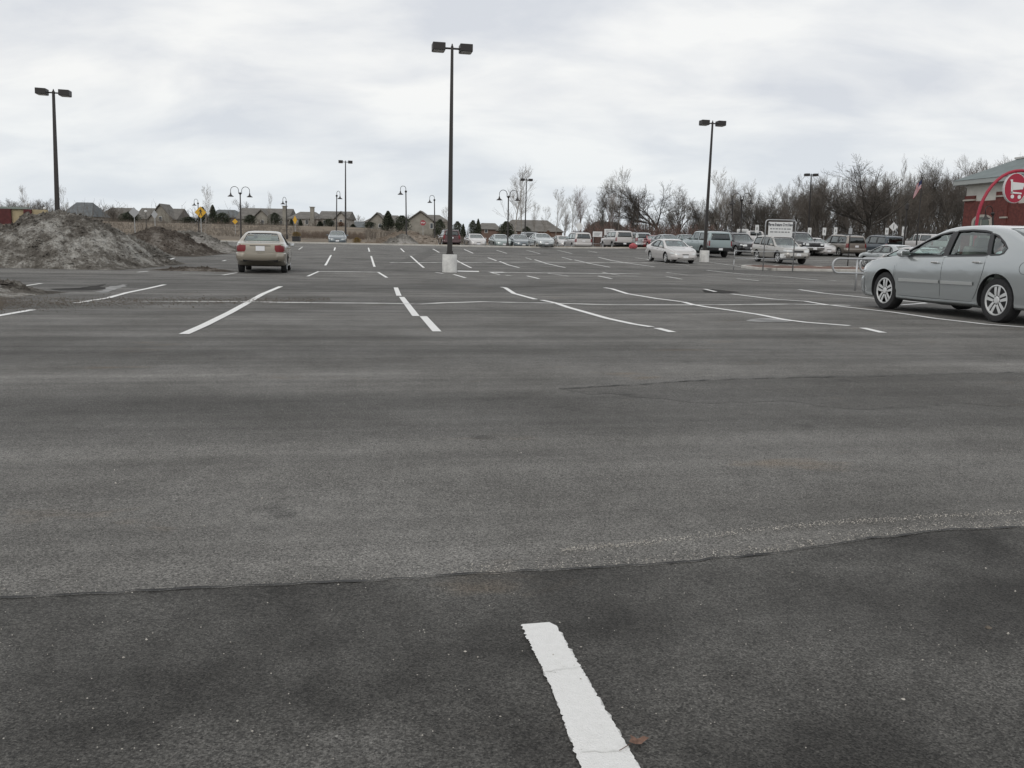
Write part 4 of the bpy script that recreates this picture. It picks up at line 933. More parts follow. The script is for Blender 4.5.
put(protos['large_utility'], 921, 88, True, 'white utility vehicle whose roof shows above the small white sedan', 'SUV', P_WHITE, G_, name='parked_utility_vehicle')
put(protos['sedan'], 337.5, 89, False, 'dark blue grey sedan facing the camera on the road left of the centre', 'car', P_BLUE, G_, name='parked_car')
for p in protos.values(): drop(p)
# ---------------------------------------------------------------- lamps, signs, posts
M_BRONZE = mat('bronze_paint', (.022, .019, .018), .55); M_LENS = mat('lamp_lens', (.35, .34, .32), .3)
M_GALV = mat('galvanised', (.42, .43, .44), .4, metal=.6); M_SIGNW = mat('sign_white', (.66, .67, .67), .5); M_SIGNB = mat('sign_back', (.36, .37, .38), .5, metal=.4)
M_YEL = mat('sign_yellow', (.62, .36, .03), .5); M_INK = mat('sign_ink', (.03, .03, .03), .6); M_SRED = mat('sign_red', (.33, .012, .038), .45); M_GREY_INK = mat('sign_ink_grey', (.13, .14, .15), .6)
def top_of(base, pxt, pyt):    # height and sideways lean that put the top of an upright at a pixel
    d = ray(pxt, pyt); t = base.y / d.y; p = d * t; return CAMZ + p.z - base.z, p.x - base.x
def lean(o, base, pxt, pyt):
    h, dx = top_of(base, pxt, pyt); o.rotation_euler = (0, math.atan2(dx, h), 0); return h
def lot_lamp(base, pxt, pyt, label, concrete=True, s=1, rz=AX):
    h, dx = top_of(base, pxt, pyt); root = empty('parking_lot_lamp', base, 0, label, 'lamp post'); root.rotation_euler = (0, math.atan2(dx, h), 0)
    z0 = 0
    if concrete:
        m = MB(); m.lathe([(.30, -.15), (.30, .70), (.285, .73), (.001, .735)], 20)
        m.build('concrete_base', M_CONC2, root, angle=40); z0 = .73
    m = MB(); m.box((0, 0, z0 + .02), (.30, .30, .04), AX); m.box((0, 0, z0 + .09), (.24, .24, .1), AX); m.build('base_plate', M_BRONZE, root)
    m = MB(); m.tube([(0, 0, z0 + .04), (0, 0, h + .02)], [.14, .072], 4); m.tube([(0, 0, h), (0, 0, h + .12)], [.05, .02], 8); m.build('pole', M_BRONZE, root)
    a = Vector((math.cos(rz), math.sin(rz), 0))
    m = MB(); m.tube([a * -.34 + Vector((0, 0, h - .06)), a * .34 + Vector((0, 0, h - .06))], .038, 8); m.build('arm', M_BRONZE, root)
    for sd in (-1, 1):
        m = MB(); m.box((0, 0, .0), (.50, .56, .29)); hd = m.build('lamp_head', M_BRONZE, root, bevel=.02); hd.location = a * sd * .54 + Vector((0, 0, h - .04)); hd.rotation_euler = (0, 0, rz)
        m = MB(); m.box((0, 0, -.15), (.42, .48, .02)); m.build('lens', M_LENS, hd)
    return root
LAMP0 = gpt(449.5, 272.3)
lot_lamp(LAMP0, 452.2, 47, 'tall central twin head lamp post on a grey concrete base')
lot_lamp(gpt(704, 262), 712.6, 122.5, 'twin head lamp post on a concrete base right of centre')
lot_lamp(at(58.8, 46), 53.4, 91.5, 'twin head lamp post rising behind the left dirt pile', True)
lot_lamp(at(345.6, 103), 345.5, 161.5, 'distant twin head lamp post left of the centre', False)
lot_lamp(at(524.6, 118), 526.6, 179.5, 'distant twin head lamp post beside the gooseneck lamp in the centre', False)
lot_lamp(at(807.5, 106), 811.3, 174.5, 'distant twin head lamp post in front of the broad bare oak', False)
def goose(base, pxt, pyt, sides, label, rz=AX, group=None, s=1.0):
    h, dx = top_of(base, pxt, pyt); root = empty('gooseneck_lamp', base, 0, label, 'street lamp', group); root.rotation_euler = (0, math.atan2(dx, h), 0)
    tall = .28; hp = h - .42 * s - tall
    m = MB(); m.lathe([(.16, 0), (.15, .25), (.09, .5), (.075, .55), (.055, hp - .1), (.055, hp)], 12); m.build('pole', M_BRONZE, root, angle=35)
    m = MB(); m.lathe([(.06, hp - .1), (.12, hp - .02), (.12, hp + .06), (.05, hp + .12), (.001, hp + .14)], 12); m.build('collar', M_BRONZE, root, angle=40)
    a = Vector((math.cos(rz), math.sin(rz), 0))
    for sd in sides:
        r_ = (.36 if len(sides) > 1 else .27) * s; c = a * sd * (.14 * (len(sides) > 1) + r_); pts = [c - a * sd * r_ + Vector((0, 0, hp))] + [c - a * sd * r_ * math.cos(t) + Vector((0, 0, hp + tall + r_ * math.sin(t))) for t in [math.pi * k / 10 for k in range(11)]]
        pts.append(pts[-1] - Vector((0, 0, tall * .8)))
        m = MB(); m.tube(pts, .026, 6); ar = m.build('arm', M_BRONZE, root, smooth=True)
        e_ = pts[-1]; m = MB(); m.lathe([(.05, 0), (.06, -.1), (.10, -.2), (.28, -.33), (.29, -.36), (.26, -.35), (.08, -.2), (.001, -.19)], 16, c=e_); m.build('lamp_shade', M_BRONZE, root, angle=40)
    return root
goose(at(241.2, 84.5), 240, 186, (-1, 1), 'twin gooseneck lamp behind the champagne sedan')
goose(at(507.6, 84), 508.6, 189.5, (-1, 1), 'twin gooseneck lamp at the far kerb in the centre')
goose(at(740.5, 80), 742, 192.5, (-1, 1), 'twin gooseneck lamp against the woods, right of centre')
goose(at(406.5, 90), 405.8, 184.5, (-1,), 'single gooseneck lamp standing by the gravel mound')
goose(at(435, 104), 434.3, 194, (-1,), 'single gooseneck lamp left of the tall central lamp post')
goose(at(287, 108), 286, 196, (-1,), 'single gooseneck lamp behind the black planter', rz=R(60))
goose(at(336.3, 100), 336.8, 189.5, (1,), 'single gooseneck lamp just left of the distant twin head lamp', rz=R(60))
goose(at(199, 118), 197.8, 198, (-1,), 'single gooseneck lamp behind the yellow pedestrian sign', rz=R(50))
goose(at(731, 92), 733, 195, (-1,), 'single gooseneck lamp left of the twin one against the woods', rz=R(60))
goose(at(993.5, 60), 992.5, 203, (-1,), 'single gooseneck lamp before the brick wall of the store')
def globe(px, Y, yt, label):
    b = at(px, Y); h, _ = top_of(b, px, yt); root = empty('path_lamp', b, 0, label, 'path lamp')
    m = MB(); m.lathe([(.07, -.4), (.05, 0), (.045, h - .4)], 8); m.build('pole', M_BRONZE, root, smooth=True)
    m = MB(); m.lathe([(.08, h - .4), (.19, h - .25), (.18, h - .08), (.001, h)], 12); m.build('lamp_globe', M_SIGNW, root, smooth=True)
globe(30, 120, 203, 'pale topped path lamp beyond the left dirt pile, the farther left one'); globe(45.8, 120, 207, 'pale topped path lamp between the dirt pile top and the left lamp post'); globe(146.5, 125, 210, 'pale topped path lamp in front of the house left of centre')
def post_sign(name, px, Y, shape, yc, size, label, cat='sign', face=None, back=None, yb=None, post=.03, z_ext=0, rz=0, pm=None):
    b = up_at(px, yc, Y); hc, _ = top_of(b, px, yc); root = empty(name, b, rz, label, cat)
    m = MB(); m.tube([(0, .03, -.1), (0, .03, hc + size[1] * .45)], post, 6); m.build('post', pm or M_GALV, root)
    w_, h_ = size
    P = {'diamond': [(0, -h_ / 2), (w_ / 2, 0), (0, h_ / 2), (-w_ / 2, 0)], 'rect': [(-w_ / 2, -h_ / 2), (w_ / 2, -h_ / 2), (w_ / 2, h_ / 2), (-w_ / 2, h_ / 2)],
         'oct': [(w_ / 2 * math.cos(math.pi / 8 + k * math.pi / 4) * 1.08, h_ / 2 * math.sin(math.pi / 8 + k * math.pi / 4) * 1.08) for k in range(8)]}[shape]
    m = MB(); m.prism(P, -.012, 0); pl = m.build('sign_plate', face or M_SIGNW, root); pl.location = (0, 0, hc); return root, pl
# yellow pedestrian crossing sign
r_, pl = post_sign('pedestrian_sign', 200.5, 76, 'diamond', 212.3, (1.0, 1.0), 'yellow diamond pedestrian crossing sign on a pale post', face=M_YEL)
m = MB(); m.lathe([(.001, -.008), (.045, 0), (.001, .008)], 12, 'y', (.0, -.018, .27))
def flat(m, poly, y=-.016, t=.005): m.prism(poly, y - t, y)
flat(m, [(-.06, .2), (.05, .21), (.07, .0), (-.02, -.02)]); flat(m, [(.0, .02), (.07, .02), (.12, -.2), (.16, -.27), (.08, -.28), (.05, -.14)]); flat(m, [(-.04, .0), (.03, .0), (-.02, -.14), (-.10, -.28), (-.17, -.27), (-.09, -.16)])
flat(m, [(.04, .2), (.16, .06), (.13, .03), (.03, .12)]); flat(m, [(-.05, .2), (-.15, .08), (-.12, .03), (-.03, .13)]); m.build('walking_figure', M_INK, pl)
post_sign('warning_sign', 235, 120, 'diamond', 221.5, (.75, .75), 'small yellow diamond sign left of the twin gooseneck lamp', face=M_YEL)
post_sign('warning_sign', 295, 118, 'diamond', 220, (.55, 1.15), 'narrow yellow diamond sign turned edgewise above the planter', face=M_YEL)
post_sign('road_sign', 134, 70, 'diamond', 212.5, (.82, .82), 'grey back of a diamond sign between the two dirt piles', face=M_SIGNB)
post_sign('road_sign', 154.5, 85, 'diamond', 214.5, (.62, .85), 'grey back of a narrower diamond sign above the second dirt pile', face=M_SIGNB)
r_, pl = post_sign('stop_sign', 423, 112, 'oct', 222.8, (.66, .66), 'red octagonal stop sign behind the gravel mound', face=mat('faded_red', (.30, .05, .06), .6))
def text(s, size, material, parent, loc, name='lettering', rx=R(90), bold=0):
    c = bpy.data.curves.new('t', 'FONT'); c.body = s; c.size = size; c.align_x = 'CENTER'; c.align_y = 'CENTER'; c.extrude = .002; c.offset = bold
    o = bpy.data.objects.new('t', c); COL.objects.link(o); bpy.context.view_layer.update()
    me = bpy.data.meshes.new_from_object(o.evaluated_get(bpy.context.evaluated_depsgraph_get())); bpy.data.objects.remove(o)
    me.materials.clear(); me.materials.append(material); q = link(name, me, parent); q.location = loc; q.rotation_euler = (rx, 0, 0); return q
text('STOP', .22, M_SIGNW, pl, (0, -.016, 0), bold=.008)
post_sign('road_sign', 579.5, 96, 'diamond', 226.5, (.85, 1.0), 'pale blank diamond sign above the white minivan', face=M_SIGNW)
r_, pl = post_sign('warning_sign', 893.5, 84, 'diamond', 226.8, (.85, .85), 'white diamond sign above the navy minivan', face=M_SIGNW)
m = MB(); flat(m, [(-.03, -.18), (.03, -.18), (.05, .22), (-.01, .22)]); m.build('arrow_mark', M_GREY_INK, pl)
for px, yc, Y, lb in ((757, 228.8, 82, 'left of the framed corral sign'), (809.5, 231.5, 86, 'above the roof of the white sedan, leftmost of three'), (824.3, 231.5, 86, 'just above the windshield of the tan minivan'),
                      (835.5, 231, 88, 'above the middle of the tan minivan roof'), (886.8, 231.5, 90, 'just right of the white diamond sign'), (904, 231.3, 72, 'on a white post left of the dark lamp post')):
    r_, pl = post_sign('parking_sign', px, Y, 'rect', yc, (.34, .72), 'small white parking sign ' + lb, face=M_SIGNW)
    m = MB(); m.box((0, -.015, .02), (.12, .004, .26)); m.build('sign_marking', mat('sign_ink_pale', (.28, .30, .30), .6), pl)
r_, pl = post_sign('parking_sign', 850.5, gpt(850.5, 266).y, 'rect', 231.2, (.22, .38), 'small parking sign on a dark post standing in the mulch island', face=M_SIGNB, pm=M_BRONZE, post=.035)
for px, Y, yt, yb, w_, lb in ((597, 104, 231.5, 236.8, 1.1, 'low white sign board on two legs, left of the two'), (608.7, 104, 229, 235, 1.15, 'white sign board on two legs beside the white and black vehicle'), (741.5, 86, 229, 236, 1.1, 'white sign board standing behind the charcoal utility vehicle')):
    b = at(px, Y); h1, _ = top_of(b, px, yt); h0, _ = top_of(b, px, yb); root = empty('sign_board', b, 0, lb, 'sign board')
    m = MB(); m.box((0, 0, (h0 + h1) / 2), (w_, .04, h1 - h0)); pl = m.build('board', M_SIGNW, root)
    m = MB(); 
    for k in range(3): m.box((-.04 * k * w_, -.026, h1 - (h1 - h0) * (.3 + .2 * k)), (w_ * (.7 - .1 * k), .006, (h1 - h0) * .07))
    m.build('sign_marking', M_GREY_INK, pl)
    for sx in (-.42, .42): m = MB(); m.tube([(sx * w_, .04, 0), (sx * w_, .04, h1)], .03, 6); m.build('leg', M_GALV, root)
    m = MB(); m.tube([(-.42 * w_, .04, .5), (.42 * w_, .04, .5)], .02, 6); m.build('crossbar', M_GALV, root)
# dark slim post and flag pole
b = up_at(907.5, 203, 62); h, dx = top_of(b, 907.5, 203); root = empty('dark_lamp_post', b, 0, 'slim dark post rising beyond the silver sedan hood', 'lamp post')
m = MB(); m.tube([(0, 0, 0), (0, 0, h - .5)], [.07, .055], 8); m.build('pole', M_BRONZE, root); m = MB(); m.lathe([(.06, h - .5), (.12, h - .42), (.11, h - .1), (.04, h), (.001, h + .02)], 10); m.build('lamp_head', M_BRONZE, root)
b = up_at(922.5, 177, 84); h, dx = top_of(b, 922.5, 177); root = empty('flag_pole', b, 0, 'flag pole in front of the woods left of the store', 'flag pole')
m = MB(); m.tube([(0, 0, 0), (0, 0, h)], [.07, .035], 8); m.build('pole', M_BRONZE, root); m = MB(); m.lathe([(.001, h - .02), (.07, h + .05), (.001, h + .12)], 10); m.build('finial', M_GALV, root, smooth=True)
M_FR, M_FW, M_FB = mat('flag_red', (.38, .03, .045), .9), mat('flag_white', (.62, .60, .62), .9), mat('flag_blue', (.03, .04, .10), .9)
fl = MB(); nx, ny = 26, 26; vs = []
for i in range(nx + 1):
    for j in range(ny + 1):
        s_, t_ = i / nx, j / ny   # s along fly, t down the hoist
        x = -.03 - .62 * s_ + .05 * math.sin(9 * s_ + 3 * t_); z = -.85 * t_ - 1.0 * s_ ** 1.2 ; y = .16 * math.sin(11 * s_ + 2 * t_) * s_
        vs.append((x, y, z))
fs, mi = [], []
for i in range(nx):
    for j in range(ny):
        a = i * (ny + 1) + j; fs.append((a, a + 1, a + ny + 2, a + ny + 1)); mi.append(2 if (i < nx * .4 and j < 14) else (j // 2) % 2)
fl.add(vs, fs); fl.m = mi; fo = fl.build('flag', [M_FR, M_FW, M_FB], None, smooth=True); fo.location = b + Vector((dx, 0, h - .15)); tag(fo, 'red white and blue striped flag drooping from the pole', 'flag')
# ---------------------------------------------------------------- cart corrals
def tube_obj(name, pts, r_, parent, m_=None, n=8, closed=False):
    m = MB(); m.tube(pts, r_, n, cap=not closed); return m.build(name, m_ or M_GALV, parent, smooth=True)
def rrect(x0, x1, z0, z1, r_, y=0):
    o = []
    for cx_, cz_, a0 in ((x1 - r_, z1 - r_, 0), (x0 + r_, z1 - r_, 90), (x0 + r_, z0 + r_, 180), (x1 - r_, z0 + r_, 270)):
        for k in range(6): a = R(a0 + 18 * k); o.append((cx_ + r_ * math.cos(a), y, cz_ + r_ * math.sin(a)))
    return o + [o[0]]
b0, b1 = gpt(762.8, 271.2), gpt(792.5, 270.8); Yc = (b0.y + b1.y) / 2; b0 = at(762.8, Yc); b1 = at(792.5, Yc)
root = empty('cart_corral', (b0 + b1) / 2, 0, 'galvanised cart corral with a framed white sign on top', 'cart corral'); wd = (b1 - b0).length; ht, _ = top_of(b0, 764, 219.6)
arc = lambda x, z, r_, a0, a1: [(x + r_ * math.cos(R(a)), 0, z + r_ * math.sin(R(a))) for a in range(a0, a1 + 1, 15)]
tube_obj('sign_frame', [(wd / 2, 0, 0)] + arc(wd / 2 - .14, ht - .14, .14, 0, 90) + arc(-wd / 2 + .14, ht - .14, .14, 90, 180) + [(-wd / 2, 0, 0)], .03, root)
hs0, _ = top_of(b0, 778, 236.3)
m = MB(); m.box((0, 0, (ht - .1 + hs0) / 2), (wd - .3, .02, ht - .1 - hs0)); pl = m.build('sign_board', M_SIGNW, root)
zt = ht - .1; hh = zt - hs0
text('Please Return Cart Here', .155, M_GREY_INK, pl, (0, -.014, zt - hh * .2), bold=.009).scale = (.83, 1.25, 1)
m = MB(); rr = random.Random(4)
for row in range(2):
    x = -wd / 2 + .24
    while x < wd / 2 - .3:
        l_ = rr.uniform(.07, .2); m.box((x + l_ / 2, -.013, zt - hh * (.48 + .22 * row)), (l_, .004, .05)); x += l_ + .045
m.build('sign_marking', M_GREY_INK, pl)
tube_obj('sign_rail', [(-wd / 2, 0, hs0 - .1), (wd / 2, 0, hs0 - .1)], .022, root)
lx = at(733.5, Yc).x - (b0.x + b1.x) / 2
for z in (.98, .62): tube_obj('rail', [(lx, 0, z), (wd / 2, 0, z)], .022, root)
tube_obj('post', [(lx, 0, .55), (lx, 0, 1.0)], .022, root); tube_obj('post', [(lx, .0, .0), (lx, .0, .55)], .02, root)
m = MB(); m.box((.17, -.03, .78), (.22, .02, .2)); m.box((.3, -.03, .74), (.1, .02, .1)); m.build('cart_emblem', M_SIGNW, root)
Yn = 25.0; nb = at(855, Yn); root = empty('cart_corral', nb, 0, 'galvanised cart corral rail with rounded ends beside the silver sedan', 'cart corral')
x0 = at(831, Yn).x - nb.x; xr = 5.5; zt_, _ = top_of(nb, 855, 258.8); zb_, _ = top_of(nb, 855, 273.2)
tube_obj('rail', rrect(x0, xr, zb_, zt_, .17), .03, root); x2 = at(858, Yn + 1.1).x - nb.x
tube_obj('rail', rrect(x2, xr, zb_ + .02, zt_ + .02, .17, 1.1), .03, root)
for yy in (0, 1.1):
    for xx in ((0, 2.6, 5.0) if not yy else (2.6, 5.0)): tube_obj('post', [(xx, yy, -.05), (xx, yy, zt_)], .026, root)
# red arch with the cart sign
Ya = 26; ab = up_at(1021, 172, Ya); root = empty('arch_sign', ab, 0, 'red tube arch over the corral with an oval cart sign', 'arch sign'); half = ab.x - up_at(977.5, 215, Ya).x; ha, _ = top_of(ab, 1020, 170.5); zs = ha - half * 1.35
pts = [(-half * 1.02, 0, 0), (-half, 0, zs * .6)] + [(-half * math.cos(math.pi * k / 20), 0, zs + (ha - zs) * math.sin(math.pi * k / 20)) for k in range(21)] + [(half, 0, zs * .6), (half * 1.02, 0, 0)]
tube_obj('arch_tube', pts, .045, root, M_SRED, 10)
hc, _ = top_of(ab, 1014, 188.2); cxs = up_at(1014.4, 188.2, Ya).x - ab.x
el_ = lambda a, b_: [(a * math.cos(2 * math.pi * k / 32), b_ * math.sin(2 * math.pi * k / 32)) for k in range(32)]
m = MB(); m.prism(el_(.318, .423), -.05, .05); so_ = m.build('sign_rim', M_SIGNW, root); so_.location = (cxs, 0, hc)
m = MB(); m.prism(el_(.305, .41), -.058, .058); sp = m.build('sign_face', M_SRED, root); sp.location = (cxs, 0, hc)
m = MB(); F = lambda poly: m.prism(poly, -.066, -.059)
F([(-.17, .24), (-.10, .24), (-.10, .2), (-.17, .2)]); F([(-.15, .2), (-.10, .2), (-.07, -.12), (-.12, -.14)]); F([(-.10, .17), (.25, .14), (.21, -.03), (-.08, -.06)]); F([(-.12, -.1), (.19, -.13), (.19, -.17), (-.13, -.15)])
F([(-.07 + .05 * math.cos(a), -.24 + .055 * math.sin(a)) for a in [2 * math.pi * k / 14 for k in range(14)]]); F([(.13 + .05 * math.cos(a), -.25 + .055 * math.sin(a)) for a in [2 * math.pi * k / 14 for k in range(14)]])
m.build('cart_emblem', M_SIGNW, sp)
tube_obj('hanger', [(cxs, 0, hc + .42), (cxs, 0, ha - .01)], .02, root, M_SRED)
# ---------------------------------------------------------------- store at the right
M_BRICK = mat('red_brick', (.085, .024, .02), .85, col2=(.15, .042, .034), scale=5, bump=.2, bscale=20); M_STUCCO = mat('stucco', (.56, .545, .50), .9, var=.06, scale=2); M_ROOFM = mat('store_roof', (.13, .16, .16), .6, var=.15, scale=1.5)
M_STONE = mat('limestone', (.38, .35, .31), .9, var=.12, scale=3)
sp_ = up_at(966, 200, 72); su, sv_ = uv_of(sp_.x, sp_.y); gz = sp_.z
store = empty('store_building', (*xy_of(su, sv_), gz), AX, 'store with grey green roof, pale stucco and red brick walls at the right edge', 'store')
def sbox(mb, t0, t1, z0, z1, out=0, depth=.3, mi=0): mb.box((depth / 2 - out, -(t0 + t1) / 2, (z0 + z1) / 2), (depth, t1 - t0, z1 - z0), mi=mi)
ez = 6.15; m = MB(); sbox(m, 0, 34, 0, ez - .1, 0, 16); m.build('wall', M_STUCCO, store)
m = MB()
for t0, t1, z in ((0, 1.15, 5.0), (1.15, 3.55, 4.55), (3.55, 4.85, 5.15), (4.85, 5.7, 4.8), (5.7, 34, 4.2)): sbox(m, t0, t1, 0, z, .12 if z != 5.15 else .2, .4)
m.build('brick_wall', M_BRICK, store)
for t0, t1, z in ((-.05, 1.2, 4.6), (3.6, 4.9, 4.75), (4.2, 4.9, 3.15)):
    m = MB(); sbox(m, t0, t1, z, z + .12, .26, .2); m.build('stone_band', M_STONE, store)
def archp(t0, t1, zb, zs_, rise): return [(-t0, zb), (-t1, zb)] + [(-(t0 + t1) / 2 - (t1 - t0) / 2 * math.cos(math.pi * k / 12), zs_ + rise * math.sin(math.pi * k / 12)) for k in range(13)]
def yprism(poly, x0, x1):
    n = len(poly); m = MB(); m.add([(x, a, z) for x in (x0, x1) for a, z in poly], [tuple(range(n)), tuple(range(2 * n - 1, n - 1, -1))] + [(i, (i + 1) % n, n + (i + 1) % n, n + i) for i in range(n)]); return m
yprism(archp(1.15, 3.4, .9, 2.95, .55), -.2, 0).build('arch_surround', M_STONE, store); wo = yprism(archp(1.45, 3.1, .9, 2.9, .4), -.24, 0).build('window', mat('store_window', (.10, .12, .10), .25), store)
m = MB(); m.box((-.25, -2.27, 2.0), (.03, .05, 2.3)); m.box((-.25, -2.27, 2.6), (.03, 1.6, .05)); m.build('window_bar', M_STONE, wo)
m = MB(); sbox(m, -.7, 34.7, ez - .3, ez + .05, .75, 17.5); m.build('eave', mat('eave_trim', (.34, .36, .35), .6), store)
m = MB(); vs = [(-.8, .75, ez + .053), (-.8, -34.7, ez + .053), (16.7, -34.7, ez + .053), (16.7, .75, ez + .053), (3.2, -1.3, ez + 1.75), (3.2, -32, ez + 1.75), (12, -32, ez + 1.75), (12, -1.3, ez + 1.75)]
m.add(vs, [(0, 1, 5, 4), (1, 2, 6, 5), (2, 3, 7, 6), (3, 0, 4, 7), (4, 5, 6, 7), (0, 3, 2, 1)]); m.build('roof', M_ROOFM, store)
m = MB(); m.box((7.6, -16.6, ez + 1.82), (9.0, 31, .14)); m.build('roof_cap', mat('roof_cap', (.5, .5, .48), .6), store)
# tan and maroon wall at the far left
b = at(-30, 62); wl_ = empty('screen_wall', b, R(8), 'tan wall with maroon pillars behind the left dirt pile', 'wall'); sc = 62 / 880
m = MB(); m.box((2.6, 0, 1.1), (5.2, .3, 2.4)); m.build('wall_panel', mat('tan_block', (.36, .30, .19), .9, var=.1, scale=3), wl_)
for px, w_ in ((-8, 1.2), (4, 1.0), (26.5, .5)):
    x = (px + 30) * sc; m = MB(); m.box((x, -.06, 1.15), (w_, .5, 2.3)); pi = m.build('pillar', mat('maroon_block', (.085, .022, .022), .85, var=.2, scale=4), wl_); m = MB(); m.box((x, -.06, 1.2), (w_ + .02, .53, .08)); m.build('pillar_band', M_TAN, pi)
m = MB(); m.box((1.9, 0, 2.38), (4.2, .6, .14)); m.build('coping', mat('coping_grey', (.22, .25, .23), .8), wl_)
# ---------------------------------------------------------------- houses
M_RF = mat('shingle_roof', (.115, .11, .10), .95, col2=(.17, .16, .148), scale=.9, bump=.3, bscale=12); M_RF2 = mat('slate_roof', (.10, .11, .115), .95, col2=(.14, .15, .155), scale=.9)
M_HW = mat('house_stone', (.21, .20, .175), .95, col2=(.30, .285, .25), scale=.8); M_HB = mat('house_siding', (.33, .31, .28), .9, var=.06, scale=1); M_HBR = mat('house_brick', (.16, .11, .09), .9, var=.15, scale=1)
M_WIN = mat('house_window', (.05, .06, .07), .15); M_FRM = mat('window_frame', (.55, .55, .53), .6)
def house(px0, px1, Y, yridge, yeave, wall, roof, label, kind='hip', windows=(), chimneys=(), depth=10, gables=(), name='house'):
    a, c_ = at(px0, Y), at(px1, Y); b = (a + c_) / 2; W = (c_ - a).length; zr, _ = top_of(b, (px0 + px1) / 2, yridge); ze, _ = top_of(b, (px0 + px1) / 2, yeave)
    root = empty(name, b, 0, label, 'house'); s_ = Y / F_PX; hw = W / 2
    m = MB(); m.box((0, depth / 2, ze / 2 - 1), (W, depth, ze + 2)); m.build('wall', wall, root)
    i = min(hw * .45, depth * .45) if kind == 'hip' else 0; o_ = .45; m = MB(); e0 = ze - .08
    vs = [(-hw - o_, -o_, e0), (hw + o_, -o_, e0), (hw + o_, depth + o_, e0), (-hw - o_, depth + o_, e0), (-hw + i - (o_ if not i else 0), depth / 2, zr), (hw - i + (o_ if not i else 0), depth / 2, zr)]
    m.add(vs, [(0, 1, 5, 4), (2, 3, 4, 5), (1, 2, 5), (3, 0, 4), (0, 3, 2, 1)]); rf = m.build('roof', roof, root)
    for gx, gw, gy, wz in gables:    # front facing gable: pixel centre, width px, ridge pixel y
        x = (gx - (px0 + px1) / 2) * s_; w2 = gw * s_ / 2; gz_, _ = top_of(b, gx, gy); m = MB()
        m.prism([(x - w2, -1), (x + w2, -1), (x + w2, ze), (x, gz_), (x - w2, ze)], -1.2, depth / 2 - .1); m.build('gable_wall', wz or wall, root)
        m = MB(); m.prism([(x - w2 - .3, ze - .15), (x, gz_ + .15), (x + w2 + .3, ze - .15), (x + w2 + .3, ze + .1), (x, gz_ + .42), (x - w2 - .3, ze + .1)], -1.6, depth / 2 - .2); m.build('gable_roof', roof, root)
    for wx, wy, ww, wh in windows:
        x = (wx - (px0 + px1) / 2) * s_; z, _ = top_of(b, wx, wy); yy = -.06
        for gx, gw, gy, wz in gables:
            if abs(wx - gx) < gw / 2: yy = -1.26
        m = MB(); m.box((x, yy, z), (ww * s_ + .2, .1, wh * s_ + .2)); fr = m.build('window', M_FRM, root); m = MB(); m.box((x, yy - .05, z), (ww * s_, .04, wh * s_)); m.build('pane', M_WIN, fr)
    for cx_, cy_, cw in chimneys:
        x = (cx_ - (px0 + px1) / 2) * s_; z, _ = top_of(b, cx_, cy_); m = MB(); m.box((x, -.5, z / 2 - .5), (cw * s_, 1.0, z + 1)); ch = m.build('chimney', M_HW, root); m = MB(); m.box((x, -.5, z + .07), (cw * s_ + .3, 1.3, .15)); m.build('chimney_cap', M_HB, ch)
    return root
house(62, 92, 230, 201.5, 216, M_HB, M_RF2, 'house with a slate blue hipped roof beyond the left lamp post', windows=[(80, 218, 2.5, 3)])
house(96, 136, 250, 207, 218, M_HBR, M_RF, 'brown roofed house left of the diamond sign back')
house(136, 176, 215, 207.5, 219, M_HW, M_RF, 'stone house with a steep right gable behind the second dirt pile', kind='gable', gables=[(163, 22, 205.5, None)], windows=[(152, 222, 2.5, 3.5), (163, 219, 2.5, 4)], chimneys=[(117, 206, 0.1)][:0])
house(206, 237, 240, 209, 217, M_HBR, M_RF2, 'low dark roofed house left of the long stone house', windows=[(222, 221, 2, 3)])
house(238, 287, 215, 207.5, 219, M_HW, M_RF, 'long stone house with one chimney behind the champagne sedan', kind='gable', windows=[(252, 224, 2.5, 3.5), (264, 223, 3, 5), (281, 223, 2.5, 3.5)], chimneys=[(285.5, 206.5, 3.4)], gables=[(263, 16, 211, None)])
house(289, 318, 210, 211, 218.5, M_HB, M_RF, 'beige house with a hipped roof and two lit bays right of the long stone house', windows=[(293, 222, 2.5, 4), (300, 222, 3, 5), (307, 222, 2.5, 4)], chimneys=[(313, 207.5, 3.5)])
house(319, 347, 212, 210.5, 218.5, M_HB, M_RF, 'beige gabled house right of the tall pale chimney', kind='gable', windows=[(325, 223, 2.5, 4), (333, 223, 2.5, 4), (342, 222, 2, 4)], gables=[(342, 11, 213, None)])
house(349, 364, 235, 221, 227, M_HB, M_RF2, 'small dark roofed house left of the distant conifers', windows=[(357, 229, 2.5, 2)])
house(365, 404, 225, 214.5, 222, M_HW, M_RF, 'broad roofed stone house behind the conifers left of the stop sign', windows=[(372, 226, 3, 4), (381, 226, 3, 3)], gables=[(378, 16, 214, None)])
house(408, 446, 200, 214, 221, M_HW, M_RF, 'grey stone house with a big plain roof behind the stop sign', windows=[(432, 226, 2.5, 5), (440, 226, 2, 3)], gables=[(421, 24, 212.5, None)])
house(475, 500, 205, 222.5, 229, M_HBR, M_RF, 'low brown roofed house left of the central twin gooseneck lamp', windows=[(486, 231, 2.5, 3)])
house(497, 562, 190, 219.3, 231, M_HBR, M_RF, 'long low brown roofed building behind the far parked cars', windows=[(515, 234, 3, 3), (535, 234, 3, 3)])
house(588, 628, 170, 221, 231, mat('dark_cladding', (.08, .065, .057), .9), mat('dark_roof', (.07, .06, .054), .95), 'dark low building behind the two white sign boards')
